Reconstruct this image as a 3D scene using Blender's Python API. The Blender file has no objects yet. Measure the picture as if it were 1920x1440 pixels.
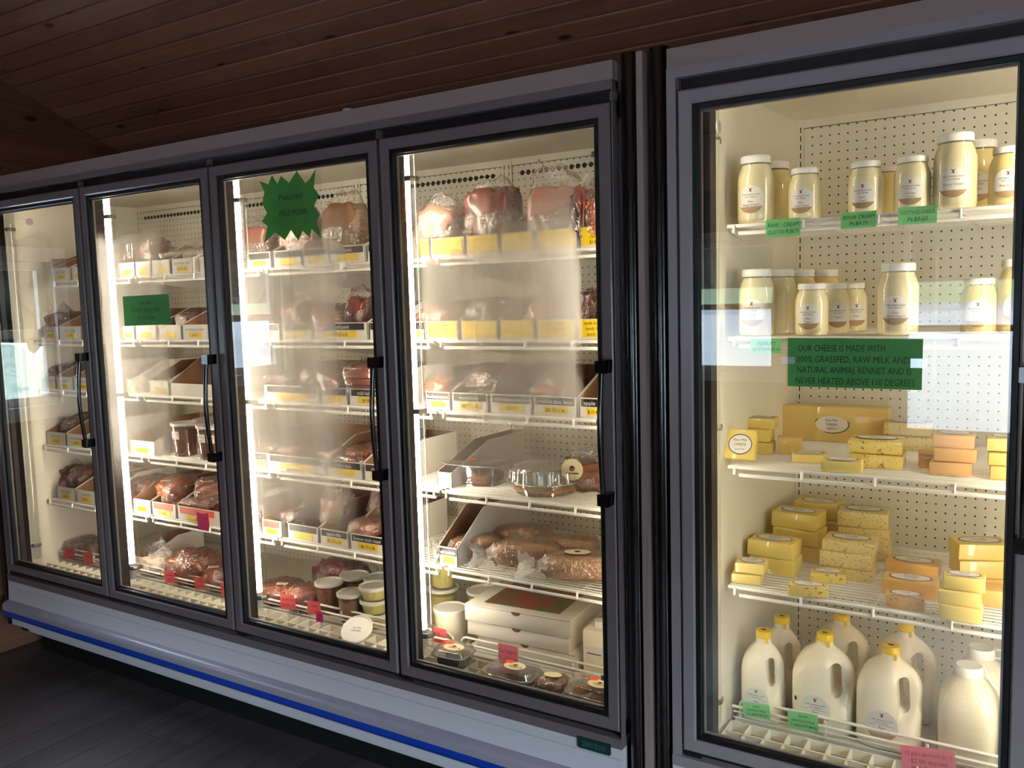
import bpy, bmesh, math, random
from mathutils import Vector, Matrix, noise
random.seed(7)
scene = bpy.context.scene
COL = scene.collection
R_ = math.radians

# ------------------------------------------------------------------ camera
CF, CC = 1602.34, (1.6943, -1.9886, 1.5758)
YAW, PIT, ROL = 0.5597, -0.0962, -0.0278
_f = Vector((-math.sin(YAW)*math.cos(PIT), math.cos(YAW)*math.cos(PIT), math.sin(PIT)))
_r = Vector((math.cos(YAW), math.sin(YAW), 0)); _u = _r.cross(_f)
_r2 = _r*math.cos(ROL)+_u*math.sin(ROL); _u2 = _r2.cross(_f)
cd = bpy.data.cameras.new('camera'); cam = bpy.data.objects.new('camera', cd); COL.objects.link(cam)
cd.sensor_width = 36; cd.lens = CF/1920*36; cd.clip_start = .05; cd.clip_end = 300
m = Matrix((_r2, _u2, -_f)).transposed().to_4x4(); m.translation = CC; cam.matrix_world = m
scene.camera = cam
def fy(px, py, Y):          # where the sight line through a photo point meets the plane y = Y
    d = _f+_r2*((px-960)/CF)-_u2*((py-720)/CF); t = (Y-CC[1])/d.y
    return Vector(CC)+d*t
def fz(px, py, Z):
    d = _f+_r2*((px-960)/CF)-_u2*((py-720)/CF); t = (Z-CC[2])/d.z
    return Vector(CC)+d*t

# ------------------------------------------------------------------ world, light, exposure
SKY = 20.0
FREEZER_LAMP, DAIRY_LAMP = 47.0, 33.0
w = bpy.data.worlds.new('sky'); scene.world = w; w.use_nodes = True
bg = w.node_tree.nodes['Background']; bg.inputs[0].default_value = (.68, .82, 1.0, 1); bg.inputs[1].default_value = SKY
vs = scene.view_settings; vs.view_transform = 'Standard'; vs.look = 'None'; vs.exposure = 0; vs.gamma = 1; vs.use_curve_mapping = False
cy = scene.cycles
cy.use_denoising = True; cy.max_bounces = 9; cy.diffuse_bounces = 5; cy.glossy_bounces = 4; cy.transparent_max_bounces = 32
cy.caustics_reflective = False; cy.caustics_refractive = False; cy.sample_clamp_indirect = 6
def portal(loc, rot, sx, sy):
    l = bpy.data.lights.new('window_daylight', 'AREA'); l.shape = 'RECTANGLE'; l.size = sx; l.size_y = sy; l.cycles.is_portal = True
    o = bpy.data.objects.new('window_daylight', l); COL.objects.link(o); o.location = loc; o.rotation_euler = rot

# ------------------------------------------------------------------ materials
def lin(c):
    return tuple(((x/255)/12.92 if x/255 <= .04045 else ((x/255+.055)/1.055)**2.4) for x in c[:3])+(1,)
class NT:
    def __init__(s, name):
        s.m = bpy.data.materials.new(name); s.m.use_nodes = True; s.t = s.m.node_tree; s.n = s.t.nodes; s.n.clear()
        s.out = s.n.new('ShaderNodeOutputMaterial')
    def __call__(s, typ, ins=None, **kw):
        nd = s.n.new('ShaderNode'+typ)
        for k, v in kw.items(): setattr(nd, k, v)
        for k, v in (ins or {}).items(): s.set(nd.inputs[k], v)
        return nd
    def set(s, sock, v):
        if isinstance(v, bpy.types.NodeSocket): s.t.links.new(v, sock)
        elif isinstance(v, bpy.types.Node): s.t.links.new(v.outputs[0], sock)
        else: sock.default_value = v
    def math(s, op, a, b=0.0, c=None):
        nd = s('Math', operation=op); s.set(nd.inputs[0], a); s.set(nd.inputs[1], b)
        if c is not None: s.set(nd.inputs[2], c)
        return nd.outputs[0]
    def mix(s, f, a, b):
        nd = s('Mix', data_type='RGBA'); s.set(nd.inputs[0], f); s.set(nd.inputs[6], a); s.set(nd.inputs[7], b); return nd.outputs[2]
    def ramp(s, f, stops):
        nd = s('ValToRGB'); s.set(nd.inputs[0], f); e = nd.color_ramp.elements
        while len(e) < len(stops): e.new(.5)
        for el, (p, c) in zip(e, stops): el.position = p; el.color = c
        return nd.outputs[0]
    def co(s, kind='Object'): return s('TexCoord').outputs[kind]
    def noise(s, vec, scale, detail=3, rough=.5, scl=None):
        if scl: vec = s('Mapping', {'Vector': vec, 'Scale': scl}).outputs[0]
        return s('TexNoise', {'Vector': vec, 'Scale': scale, 'Detail': detail, 'Roughness': rough}).outputs[0]
    def bump(s, h, st=.3, d=.002): return s('Bump', {'Height': h, 'Strength': st, 'Distance': d}).outputs[0]
    def done(s, sh): s.t.links.new(sh.outputs[0] if isinstance(sh, bpy.types.Node) else sh, s.out.inputs[0]); return s.m
    def prin(s, col, rough=.5, **k):
        ins = {'Base Color': col, 'Roughness': rough}; ins.update(k); return s('BsdfPrincipled', ins)
MATS = {}
def mat(name, c, rough=.5, c2=None, ns=20, metal=0, coat=0, bump=None, spec=.5, sss=0):
    if name in MATS: return MATS[name]
    n = NT(name); col = lin(c)
    if c2: col = n.mix(n.ramp(n.noise(n.co(), ns, 4), [(.35, (0,0,0,1)), (.65, (1,1,1,1))]), lin(c), lin(c2))
    k = {'Metallic': metal, 'Coat Weight': coat, 'Coat Roughness': .04, 'Specular IOR Level': spec}
    if bump: k['Normal'] = n.bump(n.noise(n.co(), bump[0], 4), bump[1], bump[2] if len(bump) > 2 else .003)
    if sss: k['Subsurface Weight'] = sss; k['Subsurface Scale'] = .01
    MATS[name] = n.done(n.prin(col, rough, **k)); return MATS[name]
def paper(name, c):
    n = NT(name); co = n.co(); col = n.mix(n.noise(co, 14, 3), lin(c), lin([x*.92 for x in c]))
    MATS[name] = n.done(n('MixShader', {0: .5, 1: n('BsdfDiffuse', {'Color': col}), 2: n('BsdfTranslucent', {'Color': col})})); return MATS[name]
def emis(name, c, st):
    n = NT(name); MATS[name] = n.done(n('Emission', {'Color': lin(c), 'Strength': st})); return MATS[name]
def clear(name, tint, k, base, rough, bump=None, milk=0):
    n = NT(name); ge = n('NewGeometry'); nn = ge.outputs['Normal']; nor = {}
    if bump: nn = n.bump(n.noise(n.co(), bump[0], 3, .6), bump[1], bump[2]); nor = {'Normal': nn}
    dt = n('VectorMath', {0: nn, 1: ge.outputs['Incoming']}, operation='DOT_PRODUCT').outputs['Value']
    fr = n.math('MULTIPLY_ADD', n.math('POWER', n.math('SUBTRACT', 1., n.math('ABSOLUTE', dt)), 5.), .96, .04)
    f = n.math('MINIMUM', n.math('MULTIPLY_ADD', fr, k, base), .95)
    mx = n('MixShader', {0: f, 1: n('BsdfTransparent', {'Color': tint}), 2: n('BsdfGlossy', dict({'Color': (1,1,1,1), 'Roughness': rough}, **nor))})
    if milk: mx = n('MixShader', {0: milk, 1: mx, 2: n('MixShader', {0: .5, 1: n('BsdfDiffuse', dict({'Color': (.95, .94, .92, 1)}, **nor)), 2: n('BsdfTranslucent', {'Color': (.95, .94, .92, 1)})})})
    MATS[name] = n.done(mx); return MATS[name]
def wood(name, c1, c2, knot, axis, rough=.55, coat=0, scale=1, dark=None):
    n = NT(name); co = n.co('Object'); oi = n('ObjectInfo')
    off = n('VectorMath', {0: co, 1: n('CombineXYZ', {0: n.math('MULTIPLY', oi.outputs['Random'], 37.), 1: n.math('MULTIPLY', oi.outputs['Random'], 91.), 2: 0}).outputs[0]}, operation='ADD').outputs[0]
    sc = {'x': (1.2*scale, 26*scale, 26*scale), 'y': (26*scale, 1.2*scale, 26*scale)}[axis]
    g = n.noise(off, 1.0, 5, .6, sc)
    col = n.mix(n.ramp(g, [(.3, (0,0,0,1)), (.7, (1,1,1,1))]), lin(c1), lin(c2))
    v = n('TexVoronoi', {'Vector': n('Mapping', {'Vector': off, 'Scale': {'x': (2.6, 6, 6), 'y': (6, 2.6, 6)}[axis]}).outputs[0], 'Scale': 1.25})
    if knot:
        col = n.mix(n.ramp(v.outputs[0], [(.07, (1,1,1,1)), (.13, (0,0,0,1))]), col, lin(knot))
    hs = n('HueSaturation', {'Color': col, 'Value': n.math('MULTIPLY_ADD', oi.outputs['Random'], .35, .82)})
    MATS[name] = n.done(n.prin(hs.outputs[0], rough, **{'Coat Weight': coat, 'Normal': n.bump(g, .15, .002)})); return MATS[name]
def dotted(name, c, hole):      # enamelled liner with a 25 mm grid of small punched holes
    n = NT(name); sx = n('SeparateXYZ', {0: n.co('Object')})
    def cell(o): return n.math('SUBTRACT', n.math('FRACT', n.math('DIVIDE', o, .0254)), .5)
    a, b = cell(sx.outputs[0]), cell(sx.outputs[2])
    r = n.math('SQRT', n.math('ADD', n.math('MULTIPLY', a, a), n.math('MULTIPLY', b, b)))
    f = n.math('LESS_THAN', r, .105)
    MATS[name] = n.done(n.prin(n.mix(f, lin(c), lin(hole)), .4)); return MATS[name]
def speck(name, c, c2, dens=60, coat=.6):
    n = NT(name); co = n.co()
    nz = n.noise(co, dens, 2, .6, (1, 1, 1.6)); nz2 = n.noise(co, 9, 2)
    col = n.mix(n.ramp(nz, [(.60, (0,0,0,1)), (.66, (1,1,1,1))]), lin(c), lin(c2))
    MATS[name] = n.done(n.prin(col, .4, **{'Coat Weight': coat, 'Coat Roughness': .08, 'Normal': n.bump(nz2, .2, .003)})); return MATS[name]

mat('white_enamel', (214, 210, 205), .35, bump=(3, .02)); mat('case_grey', (226, 224, 228), .4); mat('header_grey', (168, 148, 142), .45)  # header_grey: weaker light and warm pine bounce put into the header colour
mat('frame_pewter', (126, 114, 113), .24); mat('frame_grey', (166, 156, 158), .26); mat('frame_dark', (38, 36, 40), .35, metal=.3)
mat('spacer', (128, 122, 116), .4); mat('black_gasket', (14, 14, 16), .45); mat('black_foam', (13, 12, 12), .22, coat=.5, bump=(14, .15)); mat('gloss_black', (12, 12, 14), .15, coat=.6)
mat('mullion', (30, 27, 25), .5); mat('liner', (230, 224, 206), .32, bump=(4, .02)); dotted('peg_liner', (228, 222, 204), (18, 15, 12))
mat('hole', (14, 12, 10), .7); mat('wire_white', (238, 235, 226), .35); mat('plastic_white', (226, 222, 206), .4)
mat('blue_stripe', (16, 70, 190), .3); mat('bumper_grey', (170, 166, 178), .28); mat('kick_black', (10, 10, 11), .6)
mat('steel_clip', (150, 145, 135), .35, metal=.7); mat('badge_green', (22, 62, 58), .35); mat('badge_ink', (96, 130, 120), .4)
emis('freezer_tube', (255, 240, 214), FREEZER_LAMP); emis('dairy_tube', (255, 242, 214), DAIRY_LAMP); emis('added_end_tube', (255, 240, 214), 11.0); mat('tube_off', (205, 200, 190), .3)
clear('lamp_cover', (.95, .95, .93, 1), 1.5, .08, .1)
clear('door_glass', (.95, .95, .94, 1), 2.9, 0, 0); clear('window_glass', (.96, .98, .97, 1), 1.6, 0, 0)
clear('film', (.96, .95, .94, 1), 2.0, .08, .13, (38, 1., .02), .06); clear('wrap', (.97, .96, .95, 1), 1.6, .05, .10, (30, .7, .012), .02); clear('bag_end', (.95, .94, .93, 1), 2.0, .16, .13, (46, 1., .02), .30); clear('clamshell', (.95, .95, .94, 1), 2.6, .07, .06, (25, .25, .004), .03)
clear('jar_glass', (.97, .97, .95, 1), 1.3, 0, .02); clear('sleeve', (.985, .985, .98, 1), .6, .01, .1); clear('tape', (.93, .94, .94, 1), 1.5, .12, .12)
wood('pine_ceiling', (176, 124, 98), (154, 104, 82), (70, 38, 30), 'x', .5); wood('pine_wall', (140, 96, 72), (118, 78, 58), (70, 40, 30), 'y', .5)
wood('floor_plank', (92, 82, 80), (62, 54, 54), None, 'y', .42, .1)
mat('wall_brown', (118, 88, 68), .7, (104, 74, 56), 5); mat('window_trim', (232, 232, 232), .4)
mat('card_white', (232, 226, 214), .6, bump=(8, .05)); mat('kraft', (142, 104, 72), .75, (120, 86, 58), 12)
mat('label_black', (24, 22, 22), .45); mat('label_yellow', (244, 206, 30), .5); mat('label_red', (226, 84, 70), .5); mat('label_white', (236, 230, 222), .5); mat('label_tan', (172, 142, 104), .5)
mat('ink', (26, 24, 26), .6); mat('ink_grey', (96, 92, 96), .6); mat('ink_white', (238, 234, 226), .6); mat('ink_green', (20, 64, 34), .6); mat('ink_red', (150, 30, 52), .6); mat('ink_orange', (190, 70, 40), .6); mat('logo_brown', (112, 50, 42), .6)
paper('paper_green', (84, 160, 108)); paper('star_green', (80, 164, 94)); paper('tag_green', (150, 232, 164)); paper('tag_pink', (255, 146, 170)); paper('tag_red', (255, 124, 124)); paper('tag_magenta', (226, 74, 144)); mat('sticker_orange', (255, 84, 32), .5); mat('label_cream', (240, 228, 186), .5)
mat('meat_red', (136, 66, 56), .35, (98, 44, 40), 16, coat=.4, bump=(18, .4, .006)); mat('meat_pink', (204, 156, 136), .35, (180, 120, 104), 12, coat=.4, bump=(14, .4, .006))
mat('meat_orange', (190, 104, 62), .35, (146, 68, 42), 14, coat=.4, bump=(16, .4, .006)); mat('meat_brown', (126, 76, 60), .4, (92, 50, 40), 14, coat=.3, bump=(16, .4, .006))
mat('sausage', (172, 104, 80), .35, (146, 82, 62), 20, coat=.5); mat('bone', (214, 196, 176), .45)
mat('bread', (206, 156, 100), .7, (178, 122, 72), 14, bump=(30, .3, .003)); mat('brownie', (92, 56, 42), .7, (70, 40, 30), 20, bump=(40, .4, .003)); mat('cookie_dark', (46, 40, 40), .8, (86, 74, 66), 60, bump=(60, .6, .004)); mat('cookie', (158, 104, 66), .75, (128, 80, 50), 22, bump=(40, .4, .003)); mat('pie', (190, 152, 112), .7, (164, 120, 84), 12)
mat('cream', (252, 238, 196), .35, sss=.0); mat('cream_deep', (250, 226, 160), .35); mat('lid_white', (240, 238, 232), .35); mat('cap_yellow', (246, 208, 24), .35); mat('jug_milk', (250, 240, 214), .38, coat=.15); mat('lid_tub', (222, 220, 208), .3); mat('tub_cream', (240, 232, 200), .35); mat('tub_butter', (236, 222, 130), .35); mat('broth', (150, 92, 58), .35, (122, 66, 42), 10); mat('broth_light', (186, 140, 104), .4)
mat('cheese_yellow', (234, 210, 114), .4, (228, 202, 102), 8, coat=.5, bump=(9, .12, .004)); mat('cheese_gold', (230, 202, 120), .4, (224, 192, 108), 8, coat=.5, bump=(9, .12, .004)); mat('cheese_pale', (240, 220, 136), .4, (234, 210, 118), 8, coat=.6, bump=(9, .15, .004)); mat('cheese_orange', (230, 188, 104), .4, (224, 178, 94), 9, coat=.5, bump=(9, .12, .004)); mat('cheese_salmon', (230, 190, 134), .4, (224, 178, 122), 9, coat=.5)
speck('cheese_herb', (222, 202, 134), (140, 124, 76), 170); speck('cheese_pepper', (232, 206, 110), (146, 104, 54), 110); speck('cheese_chili', (222, 176, 108), (190, 100, 50), 90)
mat('wood_stick', (206, 132, 62), .6); mat('box_print', (96, 120, 60), .4, (170, 70, 50), 14); mat('twist_tie', (150, 60, 50), .5)
n = NT('gravel'); co = n.co(); g = n.noise(co, 26, 6, .7)
MATS['gravel'] = n.done(n.prin(n.mix(n.ramp(g, [(.35, (0,0,0,1)), (.65, (1,1,1,1))]), lin((150, 152, 158)), lin((206, 206, 206))), .9, Normal=n.bump(g, .6, .03)))
mat('added_ground_dark', (66, 68, 72), .9, (56, 58, 62), 4); mat('asphalt', (120, 124, 132), .9, (136, 140, 148), 3); mat('grass_field', (122, 134, 104), .9, (96, 112, 80), 6); mat('lawn_pale', (140, 146, 136), .9, (112, 124, 104), 6); mat('tree_dark', (34, 40, 28), 1, (22, 26, 20), 1.5)

# ------------------------------------------------------------------ mesh building
def link(o, parent=None):
    COL.objects.link(o); o.parent = parent; return o
def mesh_obj(name, me, mats, parent=None, loc=(0,0,0), rot=(0,0,0)):
    if not isinstance(mats, (list, tuple)): mats = [mats]
    if len(me.materials) == 0:
        for x in mats: me.materials.append(MATS[x])
    o = bpy.data.objects.new(name, me); o.location = loc; o.rotation_euler = rot
    return link(o, parent)
def tag(o, label, cat, group=None, kind=None):
    o['label'] = label; o['category'] = cat
    if group: o['group'] = group
    if kind: o['kind'] = kind
    return o
def struct(o, label=None, kind='structure'):
    o['kind'] = kind
    if label: o['label'] = label
    return o
def empty(name, loc=(0,0,0), rz=0, parent=None):
    o = bpy.data.objects.new(name, None); o.location = loc; o.rotation_euler = (0,0,rz); o.empty_display_size = .05
    return link(o, parent)
class MB:
    def __init__(s): s.v = []; s.f = []; s.mi = []
    def add(s, vs, fs, m=0):
        b = len(s.v); s.v += [tuple(p) for p in vs]; s.f += [tuple(b+i for i in f) for f in fs]; s.mi += [m]*len(fs); return s
    def box(s, x0, x1, y0, y1, z0, z1, m=0):
        return s.add([(x0,y0,z0),(x1,y0,z0),(x1,y1,z0),(x0,y1,z0),(x0,y0,z1),(x1,y0,z1),(x1,y1,z1),(x0,y1,z1)],
                     [(0,3,2,1),(4,5,6,7),(0,1,5,4),(1,2,6,5),(2,3,7,6),(3,0,4,7)], m)
    def tube(s, pts, r, n=8, m=0, caps=True):
        pts = [Vector(p) for p in pts]; rs = r if isinstance(r, (list, tuple)) else [r]*len(pts); vs = []; up = None
        for i, p in enumerate(pts):
            d = (pts[min(i+1, len(pts)-1)]-pts[max(i-1, 0)]).normalized()
            if up is None: up = Vector((0,0,1)) if abs(d.z) < .9 else Vector((1,0,0))
            a = d.cross(up).normalized(); b = a.cross(d).normalized(); up = b
            vs += [p+(a*math.cos(2*math.pi*k/n)+b*math.sin(2*math.pi*k/n))*rs[i] for k in range(n)]
        fs = [(i*n+k, i*n+(k+1)%n, (i+1)*n+(k+1)%n, (i+1)*n+k) for i in range(len(pts)-1) for k in range(n)]
        if caps: fs += [tuple(range(n-1, -1, -1)), tuple((len(pts)-1)*n+k for k in range(n))]
        return s.add(vs, fs, m)
    def lathe(s, prof, n=28, c=(0,0), m=0, sq=None):
        vs = []
        for r, z in prof:
            for k in range(n):
                a = 2*math.pi*k/n; x, y = math.cos(a), math.sin(a)
                if sq: e = 2/sq; x = math.copysign(abs(x)**e, x); y = math.copysign(abs(y)**e, y)
                vs.append((c[0]+r*x, c[1]+r*y, z))
        L = len(prof)
        fs = [(i*n+k, i*n+(k+1)%n, (i+1)*n+(k+1)%n, (i+1)*n+k) for i in range(L-1) for k in range(n)]
        fs += [tuple(range(n-1, -1, -1)), tuple((L-1)*n+k for k in range(n))]
        return s.add(vs, fs, m)
    def prism(s, pts, y0, y1, m=0):           # outline in x,z pushed from y0 to y1
        k = len(pts); vs = [(x, y0, z) for x, z in pts]+[(x, y1, z) for x, z in pts]
        return s.add(vs, [tuple(range(k)), tuple(range(2*k-1, k-1, -1))]+[(i, i+k, (i+1) % k+k, (i+1) % k) for i in range(k)], m)
    def sweep(s, prof, x0, x1, m=0):          # profile in y,z run along x
        k = len(prof); vs = [(x0, y, z) for y, z in prof]+[(x1, y, z) for y, z in prof]
        return s.add(vs, [tuple(range(k-1, -1, -1)), tuple(range(k, 2*k))]+[(i, (i+1) % k, (i+1) % k+k, i+k) for i in range(k)], m)
    def mesh(s, name, smooth=None):
        me = bpy.data.meshes.new(name); me.from_pydata(s.v, [], s.f)
        me.polygons.foreach_set('material_index', s.mi)
        bm = bmesh.new(); bm.from_mesh(me); bmesh.ops.recalc_face_normals(bm, faces=bm.faces); bm.to_mesh(me); bm.free()
        if smooth:
            me.polygons.foreach_set('use_smooth', [True]*len(me.polygons)); me.set_sharp_from_angle(angle=R_(smooth))
        return me
    def build(s, name, mats, parent=None, loc=(0,0,0), rot=(0,0,0), smooth=None):
        return mesh_obj(name, s.mesh(name, smooth), mats, parent, loc, rot)
_rb = {}
def rbox(sx, sy, sz, bev=.006, seg=2, jit=0, seed=0):     # rounded block, base at z = 0
    key = (round(sx, 4), round(sy, 4), round(sz, 4), bev, seg, jit, seed)
    if key in _rb: return _rb[key].copy()
    bm = bmesh.new(); bmesh.ops.create_cube(bm, size=1)
    rnd = random.Random(seed)
    for v in bm.verts:
        v.co = Vector((v.co.x*sx, v.co.y*sy, (v.co.z+.5)*sz))
        if jit: v.co += Vector((rnd.uniform(-1, 1), rnd.uniform(-1, 1), 0 if v.co.z < sz*.3 else rnd.uniform(-1, 1)))*jit
    bmesh.ops.bevel(bm, geom=bm.edges[:], offset=min(bev, .45*min(sx, sy, sz)), segments=seg, profile=.6, affect='EDGES')
    me = bpy.data.meshes.new('block'); bm.to_mesh(me); bm.free()
    me.polygons.foreach_set('use_smooth', [True]*len(me.polygons)); me.set_sharp_from_angle(angle=R_(50)); _rb[key] = me
    return me.copy()
def blob(sx, sy, sz, e=.6, amp=.1, fr=3., seed=0, nu=28, nv=16, pinch=None):   # lumpy superellipsoid, base near z = 0
    def pw(a): return math.copysign(abs(a)**e, a)
    vs, fs = [], []; off = Vector((seed*3.1, seed*1.7, seed*5.3))
    for j in range(nv+1):
        ph = -math.pi/2+math.pi*j/nv
        for i in range(nu):
            th = 2*math.pi*i/nu
            p = Vector((pw(math.cos(ph))*pw(math.cos(th)), pw(math.cos(ph))*pw(math.sin(th)), pw(math.sin(ph))))
            k = 1+amp*noise.noise(p*fr+off)+amp*.5*noise.noise(p*fr*2.7+off)
            q = Vector((p.x*sx/2*k, p.y*sy/2*k, p.z*sz/2*k))
            if pinch: q = pinch(q)
            vs.append((q.x, q.y, q.z+sz/2))
    for j in range(nv):
        for i in range(nu): fs.append((j*nu+i, j*nu+(i+1) % nu, (j+1)*nu+(i+1) % nu, (j+1)*nu+i))
    mb = MB(); mb.add(vs, fs); return mb
# ------------------------------------------------------------------ lettering
_tx = {}
def glyphs(t):
    if t not in _tx:
        c = bpy.data.curves.new('lettering', 'FONT'); c.body = t; c.size = 1; c.resolution_u = 2; c.align_x = 'CENTER'
        o = bpy.data.objects.new('lettering', c); me = bpy.data.meshes.new_from_object(o)
        v = [(p.co.x, p.co.y) for p in me.vertices]; f = [tuple(p.vertices) for p in me.polygons]
        bpy.data.objects.remove(o); bpy.data.curves.remove(c); bpy.data.meshes.remove(me)
        w = max([abs(x) for x, _ in v] or [.1])*2; _tx[t] = (v, f, w)
    return _tx[t]
def letters(lines, fmap, parent, ink, shear=0, name='lettering'):     # lines: (text, u, v, height, widest)
    mb = MB()
    for t, u, v, h, mw in lines:
        g, f, wd = glyphs(t); sx = min(h, mw/wd)
        mb.add([fmap(u+(x+shear*y)*sx, v+y*h) for x, y in g], f)
    if not mb.v: return None
    me = bpy.data.meshes.new(name); me.from_pydata(mb.v, [], mb.f)
    return mesh_obj(name, me, ink, parent)
def patch(pts, fmap, name, m, parent):          # flat printed piece through fmap(u, v)
    mb = MB(); mb.add([fmap(u, v) for u, v in pts], [tuple(range(len(pts)))]); me = bpy.data.meshes.new(name); me.from_pydata(mb.v, [], mb.f)
    return mesh_obj(name, me, m, parent)
def rect(x0, x1, z0, z1): return [(x0, z0), (x1, z0), (x1, z1), (x0, z1)]
def oval(cx, cz, rx, rz, n=28, a0=0, a1=2*math.pi): return [(cx+rx*math.cos(a0+(a1-a0)*k/n), cz+rz*math.sin(a0+(a1-a0)*k/n)) for k in range(n if a1-a0 > 6.2 else n+1)]
def slab(name, m, parent, x0, x1, z0, z1, y, t=.0012):    # thin card standing in the x,z plane
    return MB().box(x0, x1, y-t, y, z0, z1).build(name, m, parent)

# ================================================================== the room
XL, XR, YB, YF, RIDGE = -2.43, 3.0, 1.02, -4.0, -1.49
CS, CZ0 = -.4395, 2.7588                          # ceiling: z = CZ0 + CS*y on the freezer side
def cz(y): return CZ0+CS*(y if y > RIDGE else 2*RIDGE-y)
fl = struct(MB().box(XL, XR, YF, YB, -.1, -.004).build('floor', 'floor_plank'))
PW = .152; rnd = random.Random(3); k = 0; pl = {}
x = XL+.004
while x < 2.6:
    y = -2.6-rnd.uniform(0, .9)
    while y < .3:
        L = .9
        if y+L > -2.6:
            if L not in pl:
                mb = MB().box(0, PW-.0025, 0, L-.0025, -.006, 0); pl[L] = mb.mesh('plank')
            mesh_obj('plank', pl[L], 'floor_plank', fl, (x, y, 0))
        y += L
    x += PW
# sloped pine ceiling, boards running along the freezer
an = math.atan(CS)
ce = struct(MB().sweep([(YB+.1, cz(YB+.1)+.012), (RIDGE, cz(RIDGE)+.012), (YF, cz(YF)+.012), (YF, cz(YF)+.1), (RIDGE, cz(RIDGE)+.12), (YB+.1, cz(YB+.1)+.1)], XL-.1, XR).build('ceiling', 'pine_ceiling'))
BW = .0885; dy = BW*math.cos(an); nb = int((YB-RIDGE)/dy); bl = {}
for i in range(nb):
    y = YB-dy*(i+1); x = XL; first = True
    while x < 2.6:
        L = rnd.choice([1.2, 1.7, 2.3, 2.9]) if not first else rnd.choice([.7, 1.2, 1.7, 2.3]); first = False
        if L not in bl:                      # board with eased lower edges: profile across the board
            bl[L] = MB().sweep([(.0, .012), (.0, .004), (.004, 0), (BW-.010, 0), (BW-.006, .004), (BW-.006, .009), (BW, .009), (BW, .012)], 0, L-.0015).mesh('board')
        mesh_obj('board', bl[L], 'pine_ceiling', ce, (x, y, cz(y)), (math.atan2(CS, 1), 0, 0))
        x += L
struct(MB().box(XL-.1, XR, YB, YB+.1, -.1, 2.6).build('wall_back', 'wall_brown'))
def wall_grid(us, zs, holes, put):
    for i in range(len(us)-1):
        for j in range(len(zs)-1):
            c = ((us[i]+us[i+1])/2, (zs[j]+zs[j+1])/2)
            if not any(h[0] < c[0] < h[1] and h[2] < c[1] < h[3] for h in holes): put(us[i], us[i+1], zs[j], zs[j+1])
FW = [(-.52, .10, 1.03, 1.96), (.90, 1.80, .64, 2.02)]       # windows in the wall behind the camera: x0 x1 z0 z1
RW = [(-2.7, -1.0, .20, 1.70)]                                # unseen window added to light the base panels from the right: y0 y1 z0 z1
LW = [(-.36, .16, 1.14, 1.83), (-1.83, -1.28, 1.18, 1.86)]   # windows in the end wall: y0 y1 z0 z1
mb = MB(); wall_grid([XL, -.52, .10, .90, 1.80, XR], [-.1, .64, 1.03, 1.96, 2.02, 3.6], FW, lambda a, b, c, d: mb.box(a, b, YF-.12, YF, c, d))
struct(mb.build('wall_front', 'wall_brown'))
mb = MB(); wall_grid([YF-.12, -1.83, -1.28, -.36, .16, YB], [-.1, 1.14, 1.18, 1.83, 1.86, 3.6], LW, lambda a, b, c, d: mb.box(XL-.12, XL-.012, a, b, c, d))
wl = struct(mb.build('wall_left', 'pine_wall'))
z = 0.0
while z < 3.35:                                  # horizontal pine boards on the end wall
    z1 = min(z+.135, 3.4)
    for y0, y1 in ([(YF, -1.83), (-1.28, -.36), (.16, YB)] if 1.08 < z1 and z < 1.86 else [(YF, -.9), (-.9, YB)]):
        yy0, yy1 = y0, y1
        top = cz(max(yy0, min(yy1, RIDGE)))
        if z > top: continue
        MB().box(-.012, 0, 0, yy1-yy0-.001, 0, z1-z-.0015).build('board', 'pine_wall', wl, (XL, yy0, z))
    z = z1
mb = MB(); wall_grid([YF-.12, -2.7, -1.0, YB], [-.1, .20, 1.70, 3.6], RW, lambda a, b, c, d: mb.box(XR, XR+.12, a, b, c, d))
struct(mb.build('wall_right', 'wall_brown'))
def window(n, x0, x1, z0, z1, loc, rz):          # frame, two sashes with panes; local x along the wall, y outwards
    w = struct(empty('window_%d' % n, loc, rz)); t = .065
    f = MB(); f.box(x0-t, x1+t, -.02, .0, z1, z1+t).box(x0-t, x1+t, -.035, .0, z0-t, z0).box(x0-t, x0, -.02, 0, z0, z1).box(x1, x1+t, -.02, 0, z0, z1)
    f.build('window_frame', 'window_trim', w); zm = (z0+z1)/2
    for a, b, yy in ((z0, zm+.02, .03), (zm-.02, z1, .06)):
        s = MB(); s.box(x0, x1, yy, yy+.03, a, a+.04).box(x0, x1, yy, yy+.03, b-.04, b).box(x0, x0+.04, yy, yy+.03, a+.04, b-.04).box(x1-.04, x1, yy, yy+.03, a+.04, b-.04)
        so = s.build('sash', 'window_trim', w); MB().box(x0+.04, x1-.04, yy+.013, yy+.017, a+.04, b-.04).build('pane', 'window_glass', so)
for i, (a, b, c, d) in enumerate(FW):
    window(i+1, a-(a+b)/2, b-(a+b)/2, c, d, ((a+b)/2, YF, 0), math.pi); portal(((a+b)/2, YF-.11, (c+d)/2), (R_(90), 0, math.pi), b-a, d-c)
for i, (a, b, c, d) in enumerate(LW):
    window(i+3, -(b-a)/2, (b-a)/2, c, d, (XL, (a+b)/2, 0), R_(90)); portal((XL-.11, (a+b)/2, (c+d)/2), (R_(90), 0, R_(-90)), b-a, d-c)
for i, (a, b, c, d) in enumerate(RW):
    window(i+5, -(b-a)/2, (b-a)/2, c, d, (XR, (a+b)/2, 0), R_(-90)); portal((XR+.11, (a+b)/2, (c+d)/2), (R_(90), 0, R_(90)), b-a, d-c)
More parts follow.
